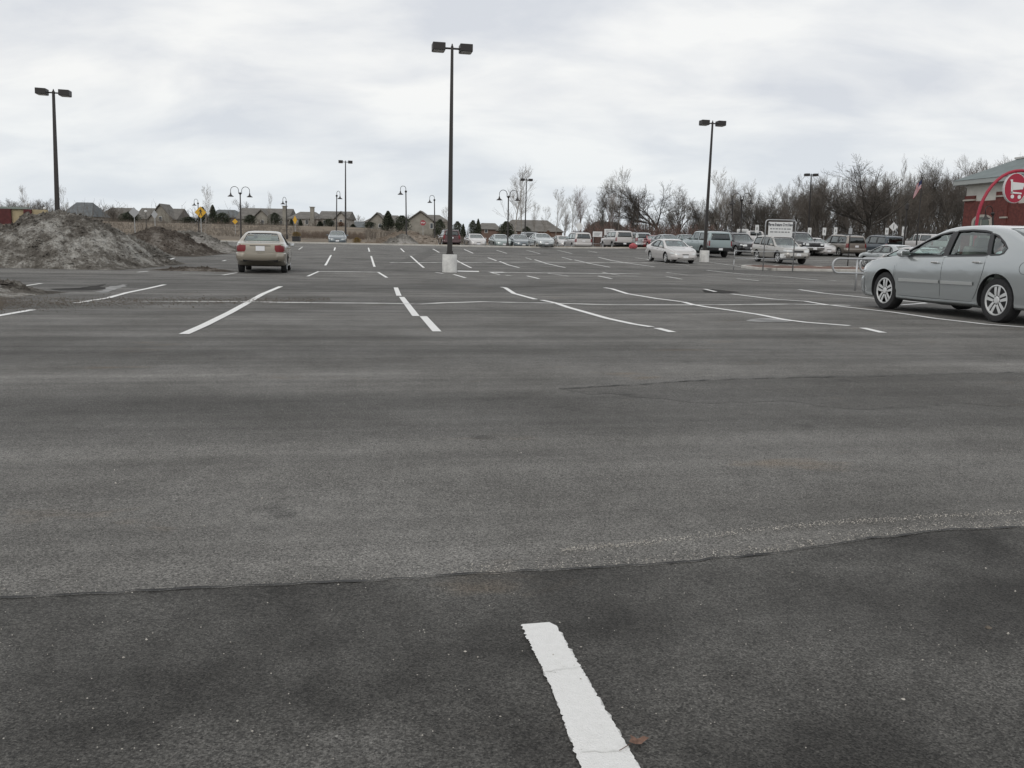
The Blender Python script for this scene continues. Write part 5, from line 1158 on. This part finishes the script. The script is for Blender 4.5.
# ---------------------------------------------------------------- dirt and snow piles
from mathutils import noise
def pile_mat(name, a, b_, c, sc):
    m = bpy.data.materials.new(name); m.use_nodes = True; t = m.node_tree; bs = t.nodes['Principled BSDF']; bs.inputs['Roughness'].default_value = .95; bs.inputs['Specular IOR Level'].default_value = .2
    tc = t.nodes.new('ShaderNodeTexCoord'); n = t.nodes.new('ShaderNodeTexNoise'); n.inputs['Scale'].default_value = sc; n.inputs['Detail'].default_value = 9; n.inputs['Roughness'].default_value = .85; t.links.new(tc.outputs['Object'], n.inputs['Vector'])
    nb = t.nodes.new('ShaderNodeTexNoise'); nb.inputs['Scale'].default_value = .35; t.links.new(tc.outputs['Object'], nb.inputs['Vector']); mm = t.nodes.new('ShaderNodeMath'); mm.operation = 'MULTIPLY_ADD'; mm.inputs[1].default_value = .45; t.links.new(nb.outputs[0], mm.inputs[0]); ms = t.nodes.new('ShaderNodeMath'); ms.operation = 'SUBTRACT'; t.links.new(n.outputs[0], ms.inputs[0]); ms.inputs[1].default_value = .225; t.links.new(ms.outputs[0], mm.inputs[2])
    r = t.nodes.new('ShaderNodeValToRGB'); t.links.new(mm.outputs[0], r.inputs[0]); e = r.color_ramp.elements
    e[0].position = .38; e[0].color = (*a, 1); e[1].position = .72; e[1].color = (*c, 1); q = e.new(.53); q.color = (*b_, 1); q = e.new(.60); q.color = (*[(x + y) / 2 for x, y in zip(b_, c)], 1)
    t.links.new(r.outputs[0], bs.inputs['Base Color'])
    n2 = t.nodes.new('ShaderNodeTexNoise'); n2.inputs['Scale'].default_value = 9; n2.inputs['Detail'].default_value = 6; t.links.new(tc.outputs['Object'], n2.inputs['Vector'])
    bp = t.nodes.new('ShaderNodeBump'); bp.inputs['Strength'].default_value = 1; bp.inputs['Distance'].default_value = .2; t.links.new(n2.outputs[0], bp.inputs['Height']); t.links.new(bp.outputs[0], bs.inputs['Normal']); return m
M_DIRT = pile_mat('dirty_pile', (.050, .044, .037), (.140, .129, .113), (.46, .45, .42), 1.7); M_DIRT2 = pile_mat('brown_pile', (.042, .034, .028), (.095, .08, .067), (.26, .24, .215), 1.6); M_DIRT3 = pile_mat('grey_pile', (.10, .093, .083), (.21, .20, .18), (.42, .40, .38), 1.2)
def pile(name, sil, Y, depth, material, label, cat, res=.085, seed=0, rough=.16, ybase=None):
    """sil: outline of the crest (pixel x, pixel y); the heap has its own depth"""
    pts = []
    for px, py in sil:
        b = at(px, Y); h, _ = top_of(b, px, py); pts.append((b.x, max(0, h)))
    x0, x1 = pts[0][0], pts[-1][0]; nx = int((x1 - x0) / res); ny = int(depth / res); vs = []
    for j in range(ny + 1):
        t = j / ny * 2 - 1
        for i in range(nx + 1):
            x = x0 + (x1 - x0) * i / nx; H = interp(pts, x); y = Y + t * depth / 2
            q = Vector((x * .45 + seed, y * .45, 0)); w_ = noise.noise(q) * .35
            sh = max(0, 1 - abs(t + w_ * (1 - abs(t)) * .8) ** 1.5) ** .9
            f = noise.fractal(Vector((x * 1.1 + seed, y * 1.1, 0)), .7, 2.1, 6) + .55 * abs(noise.noise(Vector((x * 2.3 + seed, y * 2.3, 7)))) - .1; f2 = noise.noise(Vector((x * 5 + seed, y * 5, 3))); f3 = noise.noise(Vector((x * 13, y * 13, seed)))
            edge = min(1, 3 * (1 - abs(t))) * min(1, min(x - x0, x1 - x) / .5 + .001)
            z = H * sh + (f * rough * (.35 + min(H, 2) * .5) + (f2 * .10 * (1 + noise.noise(Vector((x * .8, y * .8, 9))) * 1.6) + f3 * .10) * min(1, H * 1.3 + .12)) * edge
            vs.append((x + f3 * .02, y + f2 * .05, Gr(x, y) + max(-.04, z) - (.04 if edge < .05 else 0)))
    fs = [(j * (nx + 1) + i, j * (nx + 1) + i + 1, (j + 1) * (nx + 1) + i + 1, (j + 1) * (nx + 1) + i) for j in range(ny) for i in range(nx)]
    c = Vector((sum(v[0] for v in vs) / len(vs), Y, Gr((x0 + x1) / 2, Y))); mb = MB(); mb.add([Vector(v) - c for v in vs], fs)
    rr = random.Random(seed + 1); up = [v for v in vs if v[2] > Gr(v[0], v[1]) + .08] or vs
    for k in range(int(len(vs) * .22)):
        v = Vector(rr.choice(up)) - c; s_ = res * rr.uniform(.25, .8) * (2.6 if rr.random() < .07 else 1); o_ = [Vector(q) * s_ * rr.uniform(.6, 1.2) for q in ((1, 0, 0), (-1, 0, 0), (0, 1, 0), (0, -1, 0), (0, 0, .9), (0, 0, -.9))]
        mb.add([v + q for q in o_], [(0, 2, 4), (2, 1, 4), (1, 3, 4), (3, 0, 4), (2, 0, 5), (1, 2, 5), (3, 1, 5), (0, 3, 5)])
    o = mb.build(name, material, angle=50); o.location = c
    return tag(o, label, cat)
pile('dirt_pile', [(-120, 262), (-90, 245), (-60, 232), (-30, 228), (0, 226), (16, 226), (28, 219), (42, 214.5), (56, 212.5), (70, 213), (82, 216), (92, 217), (104, 224), (118, 234), (132, 244), (142, 257), (152, 264), (160, 268.5)], 35.3, 7.5, M_DIRT, 'large grey brown heap of dirty snow and soil at the left edge', 'dirt pile', seed=3)
pile('dirt_pile', [(112, 252), (126, 237), (138, 232), (150, 230), (164, 229), (176, 231), (188, 238), (198, 245), (208, 252), (216, 257)], 49, 6, M_DIRT2, 'dark brown heap of soil behind the large pile', 'dirt pile', seed=9, res=.1)
pile('snow_pile', [(150, 250), (162, 236), (178, 230), (192, 231), (208, 236), (222, 243), (234, 249), (245, 253)], 54, 5, M_DIRT3, 'pale grey heap of gritty snow between the brown heap and the champagne sedan', 'snow pile', seed=15, res=.1)
pile('snow_pile', [(100, 240), (110, 228), (122, 231), (136, 239), (148, 247), (162, 257)], 43, 5, M_DIRT3, 'pale gritty snow slope between the large pile and the brown heap', 'snow pile', seed=22, res=.1)
pile('rubble_heap', [(-60, 292), (-40, 276), (-20, 278), (-4, 281), (6, 285), (14, 289), (24, 291.5), (34, 294), (42, 299)], 16.6, 2.6, M_DIRT, 'small low heap of rubble at the left edge, nearest the camera', 'rubble heap', res=.045, seed=31, rough=.1)
pile('gravel_mound', [(378, 245), (388, 241), (396, 236.5), (403, 234), (409, 236), (415, 241), (421, 245.5)], 87.5, 3, M_DIRT3, 'low grey gravel mound at the far kerb, below the single gooseneck lamp', 'gravel mound', res=.15, seed=40)
pile('dirt_pile', [(352, 245), (366, 243), (380, 238.5), (392, 234), (402, 231), (412, 231), (422, 235), (436, 240), (450, 244)], 99, 5, pile_mat('tan_pile', (.14, .11, .085), (.21, .175, .14), (.33, .29, .25), .8), 'long tan earth bank behind the grey gravel mound', 'dirt pile', res=.2, seed=44)
pile('dirt_pile', [(150, 271), (160, 269), (172, 268), (186, 267), (200, 268), (215, 268.5), (232, 271)], 32.6, 1.0, M_DIRT2, 'thin brown smear of soil on the asphalt left of the champagne sedan', 'dirt pile', res=.06, seed=50, rough=.05)
# brush and stony verge in front of the houses
M_WET = mat('wet_asphalt', (.022, .021, .020), .95, col2=(.05, .048, .046), scale=1.2, lo=.4, hi=.6, spec=.1); M_SALT = mat('salt_stain', (.15, .15, .148), .9, col2=(.30, .30, .295), scale=2.5)
for nm, mt, pl in (('wet_patch', M_WET, [(52, 289), (80, 288), (95, 286), (106, 283.5), (100, 286.5), (108, 289), (86, 290.5), (60, 290.5)]), ('wet_patch', M_WET, [(702, 290), (712, 289.2), (728, 291), (740, 292.5), (722, 293.5), (706, 292.5)]),
                   ('salt_stain', M_SALT, [(742, 321), (762, 318), (784, 319), (796, 321), (786, 322.6), (760, 322)]), ('salt_stain', M_SALT, [(96, 292.5), (108, 287), (124, 284.5), (128, 286), (114, 290.5), (104, 293)])):
    tag(sheet(nm, [[(p.x, p.y) for p in jitter(wpts(pl + pl[:1]), .25, .06)[:-1]]], mt, .0045), kind='structure')
# ---------------------------------------------------------------- bare trees
def perp(d, rr):
    a = Vector((rr.uniform(-1, 1), rr.uniform(-1, 1), rr.uniform(-1, 1))); a -= a.dot(d) * d; return a.normalized()
def grow(T_, C_, p, d, L_, r_, lvl, P, rr):
    nseg = 4 if lvl <= 1 else (3 if lvl == 2 else 2); pts, rad = [p], [r_]; q = p.copy(); dd = d.copy(); ang = [math.pi * 0]
    for k in range(nseg):
        dd = (dd + perp(dd, rr) * P['crook'] * rr.uniform(.3, 1) + Vector((0, 0, P['up'] * (1 if lvl else 0)))).normalized(); q = q + dd * L_ / nseg; pts.append(q.copy()); rad.append(max(P['rmin'], r_ * (1 - (.5 if lvl else P.get('taper', .45)) * (k + 1) / nseg)))
    (T_ if lvl <= 1 else C_).tube(pts, rad, 7 if lvl == 0 else (5 if lvl == 1 else 3), cap=False)
    if lvl >= P['levels']: return
    n = P['n'][lvl]; lo = P['lo'][lvl]
    for i in range(n):
        t = lo + (1 - lo) * (i + rr.random()) / n; t = min(t, .995); s_ = t * nseg; k = min(int(s_), nseg - 1); b = pts[k].lerp(pts[k + 1], s_ - k); dk = (pts[k + 1] - pts[k]).normalized()
        an = R(rr.uniform(*P['ang'][lvl])); nd = (dk * math.cos(an) + perp(dk, rr) * math.sin(an)).normalized()
        if lvl and nd.z < -.2: nd.z *= .3; nd.normalize()
        grow(T_, C_, b, nd, L_ * P['len'][lvl] * rr.uniform(.7, 1.15) * (1 - P.get('cone', 0) * (t - lo) if lvl == 0 else 1), max(P['rmin'], lerp(rad[k], rad[k + 1], s_ - k) * P.get('rr', .5)), lvl + 1, P, rr)
    if lvl: grow(T_ if lvl < 1 else C_, C_, pts[-1], dd, L_ * .5, rad[-1], lvl + 1, P, rr)
OAK = dict(levels=5, n=[8, 5, 4, 4, 3], lo=[.5, .3, .25, .2, .15], ang=[(18, 66), (22, 52), (22, 55), (25, 60), (25, 65)], len=[1.0, .5, .55, .58, .6], crook=.24, up=.06, rmin=.0095, rr=.6, trunkL=.42)
ELM = dict(levels=5, n=[8, 4, 4, 3, 3], lo=[.35, .3, .25, .2, .2], ang=[(18, 45), (20, 48), (25, 50), (25, 55), (25, 60)], len=[.62, .55, .58, .6, .6], crook=.16, up=.10, rmin=.008, rr=.58, trunkL=.6, cone=.3)
POP = dict(levels=4, n=[15, 4, 3, 2], lo=[.22, .2, .2, .2], ang=[(18, 42), (18, 40), (20, 45), (20, 50)], len=[.26, .5, .6, .6], crook=.10, up=.12, rmin=.008, rr=.38, trunkL=.95, taper=.85, cone=.6)
def bark(nm, c): return mat(nm, c, .95, var=.25, scale=3, bump=.3, bscale=10)
M_BK1, M_BK2, M_BK3, M_BK4 = bark('bark_dark', (.072, .064, .056)), bark('bark_brown', (.115, .10, .086)), bark('bark_pale', (.26, .24, .215)), bark('bark_red', (.15, .095, .08))
def tree_proto(P, seed, bk, tw, H=12, rad=.22):
    rr = random.Random(seed); T_, C_ = MB(), MB(); grow(T_, C_, Vector((0, 0, -.3)), Vector((0, 0, 1)), H * P['trunkL'], rad, 0, P, rr)
    top = max(v[2] for v in C_.v); root = empty('bare_tree', (0, 0, 0)); T_.build('trunk', bk, root, smooth=True); C_.build('crown', tw, root); return root, top
TP = {'oak3': tree_proto(OAK, 41, M_BK1, M_BK1, 12, .28), 'oak1': tree_proto(OAK, 11, M_BK1, M_BK1, 12, .30), 'oak2': tree_proto(OAK, 25, M_BK1, M_BK2, 12, .26), 'elm1': tree_proto(ELM, 3, M_BK1, M_BK2, 12, .2), 'elm2': tree_proto(ELM, 8, M_BK2, M_BK2, 12, .17), 'elm3': tree_proto(ELM, 14, M_BK1, M_BK1, 12, .19),
      'pop1': tree_proto(POP, 5, M_BK2, M_BK2, 12, .13), 'pop2': tree_proto(POP, 6, M_BK3, M_BK3, 12, .11), 'pop3': tree_proto(POP, 17, M_BK3, M_BK3, 12, .1)}
TG_ = 'bare trees in the woods behind the lot'
def tree(k, px, Y, ytop, label, group=None, rz=None, wide=1, mats=None, rr=random.Random(77)):
    b = at(px, Y); h, _ = top_of(b, px, ytop); p, H = TP[k]; s = h / H
    o = dup(p, loc=b, rz=rr.uniform(0, 6.28) if rz is None else rz, label=label, scale=(s * wide, s * wide, s), remap=mats); o['category'] = 'tree'
    if group: o['group'] = group
    return o
tree('elm3', 638, 118, 168, 'tall crooked dark bare tree left of the spreading oak', wide=.8)
tree('oak1', 663, 120, 178, 'dark spreading bare oak left of the right lamp post', rz=1.0, wide=1.25)
tree('oak2', 680, 126, 183, 'bare oak arching out to the right, beside the dark spreading oak', rz=3.0, wide=1.2)
tree('elm1', 597, 124, 183, 'medium bare brown tree above the low white sign boards', wide=1.0)
tree('elm2', 581, 130, 184, 'thin bare tree behind the pale diamond sign', wide=.7, mats={'bark_brown': M_BK4})
tree('pop2', 617, 125, 164, 'tall pale slender tree left of the crooked dark tree'); tree('pop3', 611, 128, 172, 'pale slender tree just left of the tallest pale one')
tree('elm2', 607, 134, 186, 'small reddish bare tree behind the sign boards', wide=.8, mats={'bark_brown': M_BK4}); tree('elm2', 628, 134, 190, 'small reddish bare tree at the foot of the crooked dark tree', wide=1.0, mats={'bark_brown': M_BK4})
tree('pop2', 515, 125, 163, 'tall pale slender tree just left of the distant twin head lamp', wide=1.3); tree('pop3', 522, 128, 168, 'pale slender tree directly behind the distant twin head lamp in the centre', wide=1.2)
for px, yt, lb in ((533, 200, 'short pale sapling right of the distant central lamp'), (544, 205, 'shortest pale sapling over the long low roof'), (555, 186, 'pale slender tree at the right end of the long low roof'), (565, 196, 'pale thin tree between the long roof and the diamond sign'), (571, 192, 'thin pale tree just left of the diamond sign'),
                   (447, 205, 'faint sapling just left of the tall central lamp post'), (711, 166, 'tall pale thin tree just right of the right lamp post'), (722, 176, 'pale thin tree left of the right twin gooseneck lamp'), (743, 178, 'pale thin tree above the right twin gooseneck lamp')):
    tree('pop3' if px % 2 else 'pop2', px, 125 + px % 7, yt, lb, wide=1.1)
tree('oak2', 816, 107, 168, 'broad bare oak behind the distant right twin head lamp', rz=.4, wide=1.15)
tree('oak1', 868, 106, 160, 'big open bare oak above the navy minivan', rz=2.2, wide=1.2)
tree('oak3', 945, 112, 163, 'bare round crowned tree between the flag and the store', rz=.7, wide=1.0)
tree('oak3', 762, 110, 186, 'low round crowned bare tree above the framed corral sign', rz=2.9, wide=1.1)
tree('oak2', 903, 112, 170, 'bare round crowned tree just left of the flag', rz=5, wide=.9)
tree('pop1', 900, 108, 152, 'very thin tall sapling left of the flag', wide=.6)
tree('pop2', 29, 100, 184, 'leafless thin young tree on the top of the left pile', wide=.9); tree('pop2', 67, 90, 184, 'leafless thin young tree right of the left lamp post', wide=.7)
tree('pop3', 205, 95, 183, 'leafless thin young tree beside the yellow pedestrian sign', wide=1.0); tree('pop3', 271, 100, 190, 'leafless leaning sapling in front of the long stone house', wide=.5)
tree('elm1', 243, 270, 199, 'far bare tree above the roof behind the twin gooseneck lamp', wide=1.3); tree('elm1', 355, 260, 213, 'far pale bare tree between the two groups of houses', wide=1.6, mats={'bark_brown': M_BK3}); tree('elm2', 414, 240, 212, 'far bare tree over the house behind the stop sign', wide=1.3)
ORD = iter('first second third fourth fifth sixth seventh eighth ninth tenth eleventh twelfth thirteenth fourteenth fifteenth sixteenth seventeenth eighteenth nineteenth twentieth'.split())
rt = random.Random(99); FG = 'small far bare trees on the left skyline'
for px, yt in ((4, 199), (10, 196), (16, 200), (22, 202), (30, 203), (36, 200), (42, 198), (46, 197), (52, 201), (60, 203), (86, 207), (92, 206), (97, 204), (103, 205), (108, 203), (113, 206), (119, 206), (125, 208)):
    tree(rt.choice(['elm1', 'elm2', 'oak2']), px, 260 + rt.uniform(-20, 30), yt, next(ORD) + ' small bare tree from the left on the far left skyline', FG, wide=rt.uniform(1.2, 1.6))
def woodtop(px): return interp([(560, 214), (600, 208), (640, 206), (690, 206), (705, 194), (740, 184), (780, 184), (810, 180), (850, 178), (890, 170), (930, 162), (970, 159), (1024, 155), (1250, 152)], px)
LM = [(575, 'the pale blank diamond sign'), (597, 'the left white sign board'), (612, 'the right white sign board'), (636, 'the silver vehicle'), (655, 'the red sedan'), (675, 'the dark green sedan'), (700, 'the right lamp post'), (716, 'the large teal and silver vehicle'), (728, 'the single gooseneck lamp'), (741, 'the twin gooseneck lamp'), (757, 'the leftmost parking sign'),
      (770, 'the framed sign left post'), (784, 'the framed corral sign'), (797, 'the black pickup'), (809, 'the distant twin head lamp'), (824, 'the white sedan roof'), (836, 'the tan minivan windshield'), (850, 'the dark post in the island'), (862, 'the rear of the tan minivan'), (877, 'the navy minivan'), (893, 'the white diamond sign'), (907, 'the dark slim post'), (921, 'the flag'), (936, 'the gap right of the flag'), (950, 'the left corner of the store'), (965, 'the store eave'), (985, 'the left end of the store roof'), (1010, 'the oval cart sign')]
for row, (Y, st, dz, p0) in enumerate(((113, 17, 12, 702), (126, 11, 5, 706), (142, 9, -1, 700), (150, 15, 0, 566))):
    px = p0; used = {}; p1 = (1034, 1034, 1034, 700)[row]
    while px < p1:
        q = px + rt.uniform(-4, 4); k_ = min(LM, key=lambda t: abs(t[0] - q))
        if not (row == 0 and q > 930):
            lab = ('bare tree at the woods front, behind ', 'bare tree inside the woods, behind ', 'tall bare tree far back, behind ', 'low bare tree far back, behind ')[row] + k_[1]
            used[k_[1]] = used.get(k_[1], 0) + 1
            if k_[0] == 1010: lab = lab.replace('the oval cart sign', 'the oval cart sign, ' + ('taller' if used[k_[1]] % 2 else 'lower') + ' crown')
            if used[k_[1]] > 1: lab = lab.replace('behind ', 'just right of ').replace('the back left of ', 'the back of ')
            if q > 1030: lab = 'bare tree in the woods behind the store'
            tree(rt.choice(['elm1', 'elm2', 'elm1', 'elm2', 'pop1', 'elm3'] if row < 3 else ['elm2', 'pop1']), q, Y + rt.uniform(-4, 4), woodtop(q) + dz + rt.uniform(-6, 9), lab, TG_, wide=rt.uniform(.85, 1.15))
        px += st * rt.uniform(.75, 1.3)
# undergrowth of the woods: uncountable stems
def thicket(name, n, pxr, Yr, hfun, material, label, seed, r0=.03, kind='stuff', cat='undergrowth'):
    rr = random.Random(seed); mb = MB()
    for i in range(n):
        Y = rr.uniform(*Yr); px = rr.uniform(*pxr); b = at(px, Y); h = hfun(px) * rr.uniform(.45, 1.1); dd = Vector((rr.gauss(0, .12), rr.gauss(0, .12), 1)).normalized(); p = b - Vector((0, 0, .2)); q = p + dd * h * .55; e_ = q + (dd + Vector((rr.gauss(0, .2), rr.gauss(0, .2), 0))).normalized() * h * .5
        mb.tube([p, q, e_], [r0, r0 * .7, r0 * .35], 3, cap=False)
        for k in range(7):
            t = rr.uniform(.2, 1); s_ = p.lerp(e_, t); v = (dd + Vector((rr.gauss(0, .8), rr.gauss(0, .8), rr.uniform(-.2, .4)))).normalized() * h * rr.uniform(.12, .3); mb.tube([s_, s_ + v * .6, s_ + v + Vector((rr.gauss(0, .1), 0, .1))], [r0 * .5, r0 * .4, r0 * .25], 3, cap=False)
    return tag(mb.build(name, material), label, cat, kind=kind)
thicket('undergrowth', 2300, (690, 1100), (124, 168), lambda px: interp([(690, 3.6), (800, 5.4), (1100, 7.5)], px), bark('brush_brown', (.105, .092, .08)), 'dense dark undergrowth filling the woods behind the parked cars', 1, .042)
thicket('undergrowth', 900, (588, 715), (125, 160), lambda px: 3.6, M_BK1, 'dark undergrowth below the bare oaks left of the right lamp post', 12, .035)
thicket('undergrowth', 500, (575, 720), (112, 122), lambda px: 2.8, M_BK4, 'reddish brown brush below the bare oaks', 2, .03)
thicket('undergrowth', 900, (365, 480), (112, 140), lambda px: 1.1, bark('brush_grey', (.14, .12, .10)), 'low grey brown brush on the bank behind the stop sign', 3, .02)
thicket('undergrowth', 700, (300, 365), (112, 125), lambda px: .9, bark('brush_tan', (.15, .115, .09)), 'low brown brush on the bank before the beige houses', 4, .02)
# ---------------------------------------------------------------- evergreens, shrubs, planters
def leafy(seed, n, shape, size):
    rr = random.Random(seed); mb = MB(); clumps = [(rr.uniform(0, 6.28), rr.uniform(.05, .95), rr.uniform(.55, 1.1)) for _ in range(26)]
    for i in range(n):
        if shape == 'cone':
            a0, z0, k_ = rr.choice(clumps); z = max(.04, min(1, z0 + rr.gauss(0, .09))); rad = .34 * (1 - z) ** .75 * k_ * rr.uniform(.5, 1.05) + .01; a = a0 + rr.gauss(0, .8); c = Vector((rad * math.cos(a), rad * math.sin(a), z))
        else:
            a0, z0, k_ = rr.choice(clumps); z = max(.02, z0 + rr.gauss(0, .12)); rad = .55 * math.sqrt(max(0, 1 - (2 * min(z, 1) - .8) ** 2 / 1.5)) * k_ * rr.uniform(.4, 1.05); a = a0 + rr.gauss(0, .9); c = Vector((rad * math.cos(a), rad * math.sin(a), min(z, 1.02)))
        s_ = size * rr.uniform(.6, 1.4); u_ = perp(Vector((0, 0, 1)), rr); v_ = (perp(u_, rr)); mb.add([c - u_ * s_, c + v_ * s_ * .5, c + u_ * s_, c - v_ * s_ * .5], [(0, 1, 2, 3)])
    return mb
def evergreen(nm, shape, n, size, material, tm, seed, cat='tree'):
    root = empty(nm, (0, 0, 0)); leafy(seed, n, shape, size).build('crown', material, root); m = MB(); m.tube([(0, 0, -.05), (0.01, 0, .4), (0, 0, .85)], [.035, .025, .008], 6); m.build('trunk', tm, root, smooth=True); root['category'] = cat; return root
M_EV = mat('evergreen_needles', (.032, .040, .026), .9, col2=(.07, .082, .052), scale=9); M_EV2 = mat('yellow_evergreen', (.07, .075, .03), .9, col2=(.13, .125, .05), scale=8)
EV = {'cone': evergreen('evergreen_tree', 'cone', 4200, .03, M_EV, M_BK1, 1), 'ball': evergreen('evergreen_shrub', 'ball', 3600, .034, M_EV, M_BK1, 2, 'shrub'), 'yball': evergreen('shrub', 'ball', 3000, .035, M_EV2, M_BK1, 3, 'shrub')}
def plant(k, px, Y, yt, wpx, label, mats=None, group=None, z=0):
    b = at(px, Y); h, _ = top_of(b, px, yt); base_w = .62 if k == 'cone' else 1.0; s = wpx * Y / F_PX / base_w
    o = dup(EV[k], loc=b + Vector((0, 0, z)), rz=px, label=label, scale=(s, s, h - z), remap=mats)
    if group: o['group'] = group
    return o
M_RUSS = mat('russet_twigs', (.13, .07, .045), .9, col2=(.22, .13, .08), scale=8); M_GOLD = mat('golden_shrub', (.13, .09, .03), .9, col2=(.28, .19, .06), scale=9)
for a in (('ball', 190, 150, 217, 18, 'dull dark shrub between the stone house gable and the yellow pedestrian sign'), ('ball', 130, 150, 212, 20, 'wide dark green shrub left of the grey diamond sign back'), ('cone', 203, 150, 207, 14, 'evergreen behind the yellow pedestrian sign'), ('cone', 213, 150, 205, 12, 'pointed evergreen just right of the yellow pedestrian sign'), ('ball', 223, 148, 213, 16, 'dark shrub mass left of the twin gooseneck lamp'),
          ('ball', 250, 150, 215, 14, 'dark shrub right of the twin gooseneck lamp'), ('ball', 274.5, 150, 213, 13, 'rounded dark evergreen before the long stone house'), ('cone', 291.5, 152, 219, 6, 'small pointed evergreen left of the narrow yellow sign'), ('cone', 300.5, 152, 219, 6, 'small pointed evergreen right of the narrow yellow sign'),
          ('cone', 320, 150, 221, 9, 'small evergreen below the pale chimney'), ('ball', 329, 150, 219, 12, 'dull olive shrub before the beige gabled house'), ('cone', 353, 150, 224, 8, 'evergreen right of the distant left lamp'), ('ball', 370, 150, 222, 13, 'dark evergreen before the broad roofed stone house'),
          ('cone', 388, 150, 211, 17, 'tallest dark evergreen left of the stop sign'), ('ball', 402, 150, 216, 17, 'dark evergreen behind the single gooseneck lamp'), ('ball', 457, 150, 222, 12, 'dark evergreen just right of the tall central lamp post'), ('cone', 463, 152, 224, 9, 'pointed evergreen right of the tall central lamp post'),
          ('ball', 473, 145, 221, 11, 'brownish evergreen above the first white sedan'), ('cone', 478, 145, 219, 10, 'evergreen with a pointed top left of the central gooseneck lamp'), ('ball', 506, 140, 222, 17, 'big dark shrub behind the central twin gooseneck lamp'), ('ball', 526, 140, 227, 12, 'dark shrub behind the base of the distant central lamp'), ('ball', 440, 140, 220, 12, 'brown green shrub at the right end of the stone house')):
    plant(*a)
plant('ball', 341, 148, 222, 8, 'reddish shrub at the corner of the beige gabled house', {'evergreen_needles': M_RUSS}); plant('ball', 548, 105, 231, 8, 'russet bush behind the nearest white sedan', {'evergreen_needles': M_RUSS}); plant('ball', 551, 100, 237, 9, 'dull olive bush right of the nearest white sedan', {'evergreen_needles': M_BK2})
plant('ball', 280, 84.5, 234.5, 9, 'russet shrub beside the roof of the champagne sedan', {'evergreen_needles': M_RUSS}); plant('yball', 357, 84.3, 237.5, 9, 'small golden shrub at the far kerb right of the blue grey sedan', {'yellow_evergreen': M_GOLD})
b = at(296.5, 84.2); h0, _ = top_of(b, 296.5, 236.6); pt = empty('planter', b, 0, 'black square planter at the far kerb', 'planter'); m = MB(); m.box((0, 0, h0 / 2), (.66, .66, h0)); m.build('pot', M_TRIM, pt, bevel=.03); m = MB(); m.box((0, 0, h0 - .02), (.74, .74, .08)); m.build('rim', M_TRIM, pt, bevel=.02)
plant('yball', 296.5, 84.2, 231.8, 9, 'golden brown shrub growing in the black planter', {'yellow_evergreen': M_GOLD}, z=h0 - .05)
# red bundle in the verge
b = at(633, 84); rr = random.Random(6); bm = bmesh.new(); bmesh.ops.create_icosphere(bm, subdivisions=3, radius=1)
for v in bm.verts: k_ = 1 + .25 * noise.noise(v.co * 2.2); v.co = Vector((v.co.x * .38 * k_, v.co.y * .35 * k_, max(-.2, v.co.z * .32 * k_)))
me = bpy.data.meshes.new('tarp_bundle'); bm.to_mesh(me); bm.free(); me.materials.append(mat('red_cloth', (.36, .08, .09), .8, var=.2, scale=6)); o = link('tarp_bundle', me); o.location = b + Vector((0, 0, .25)); tag(o, 'pinkish red bundle lying at the kerb below the silver vehicle', 'tarp')
thicket('undergrowth', 3000, (60, 300), (112, 150), lambda px: .55, MATS['brush_grey'], 'low grey brown brush along the bank behind the piles', 14, .015)
thicket('undergrowth', 900, (60, 350), (158, 190), lambda px: 1.9, MATS['brush_grey'], 'brown bushes and brush in front of the far left houses', 16, .03)
thicket('undergrowth', 520, (60, 240), (205, 300), lambda px: 6.0, MATS['brush_grey'], 'tall grey brown brush between and behind the far left houses', 15, .05)
# far treeline so that the plain does not end in a bare edge
thicket('treeline', 900, (-500, 560), (300, 360), lambda px: 10 if px < 130 else 5, bark('far_twigs', (.13, .12, .115)), 'hazy bare treeline on the far horizon behind the houses', 7, .09, cat='treeline')
for p, _ in TP.values(): drop(p)
for p in EV.values(): drop(p)
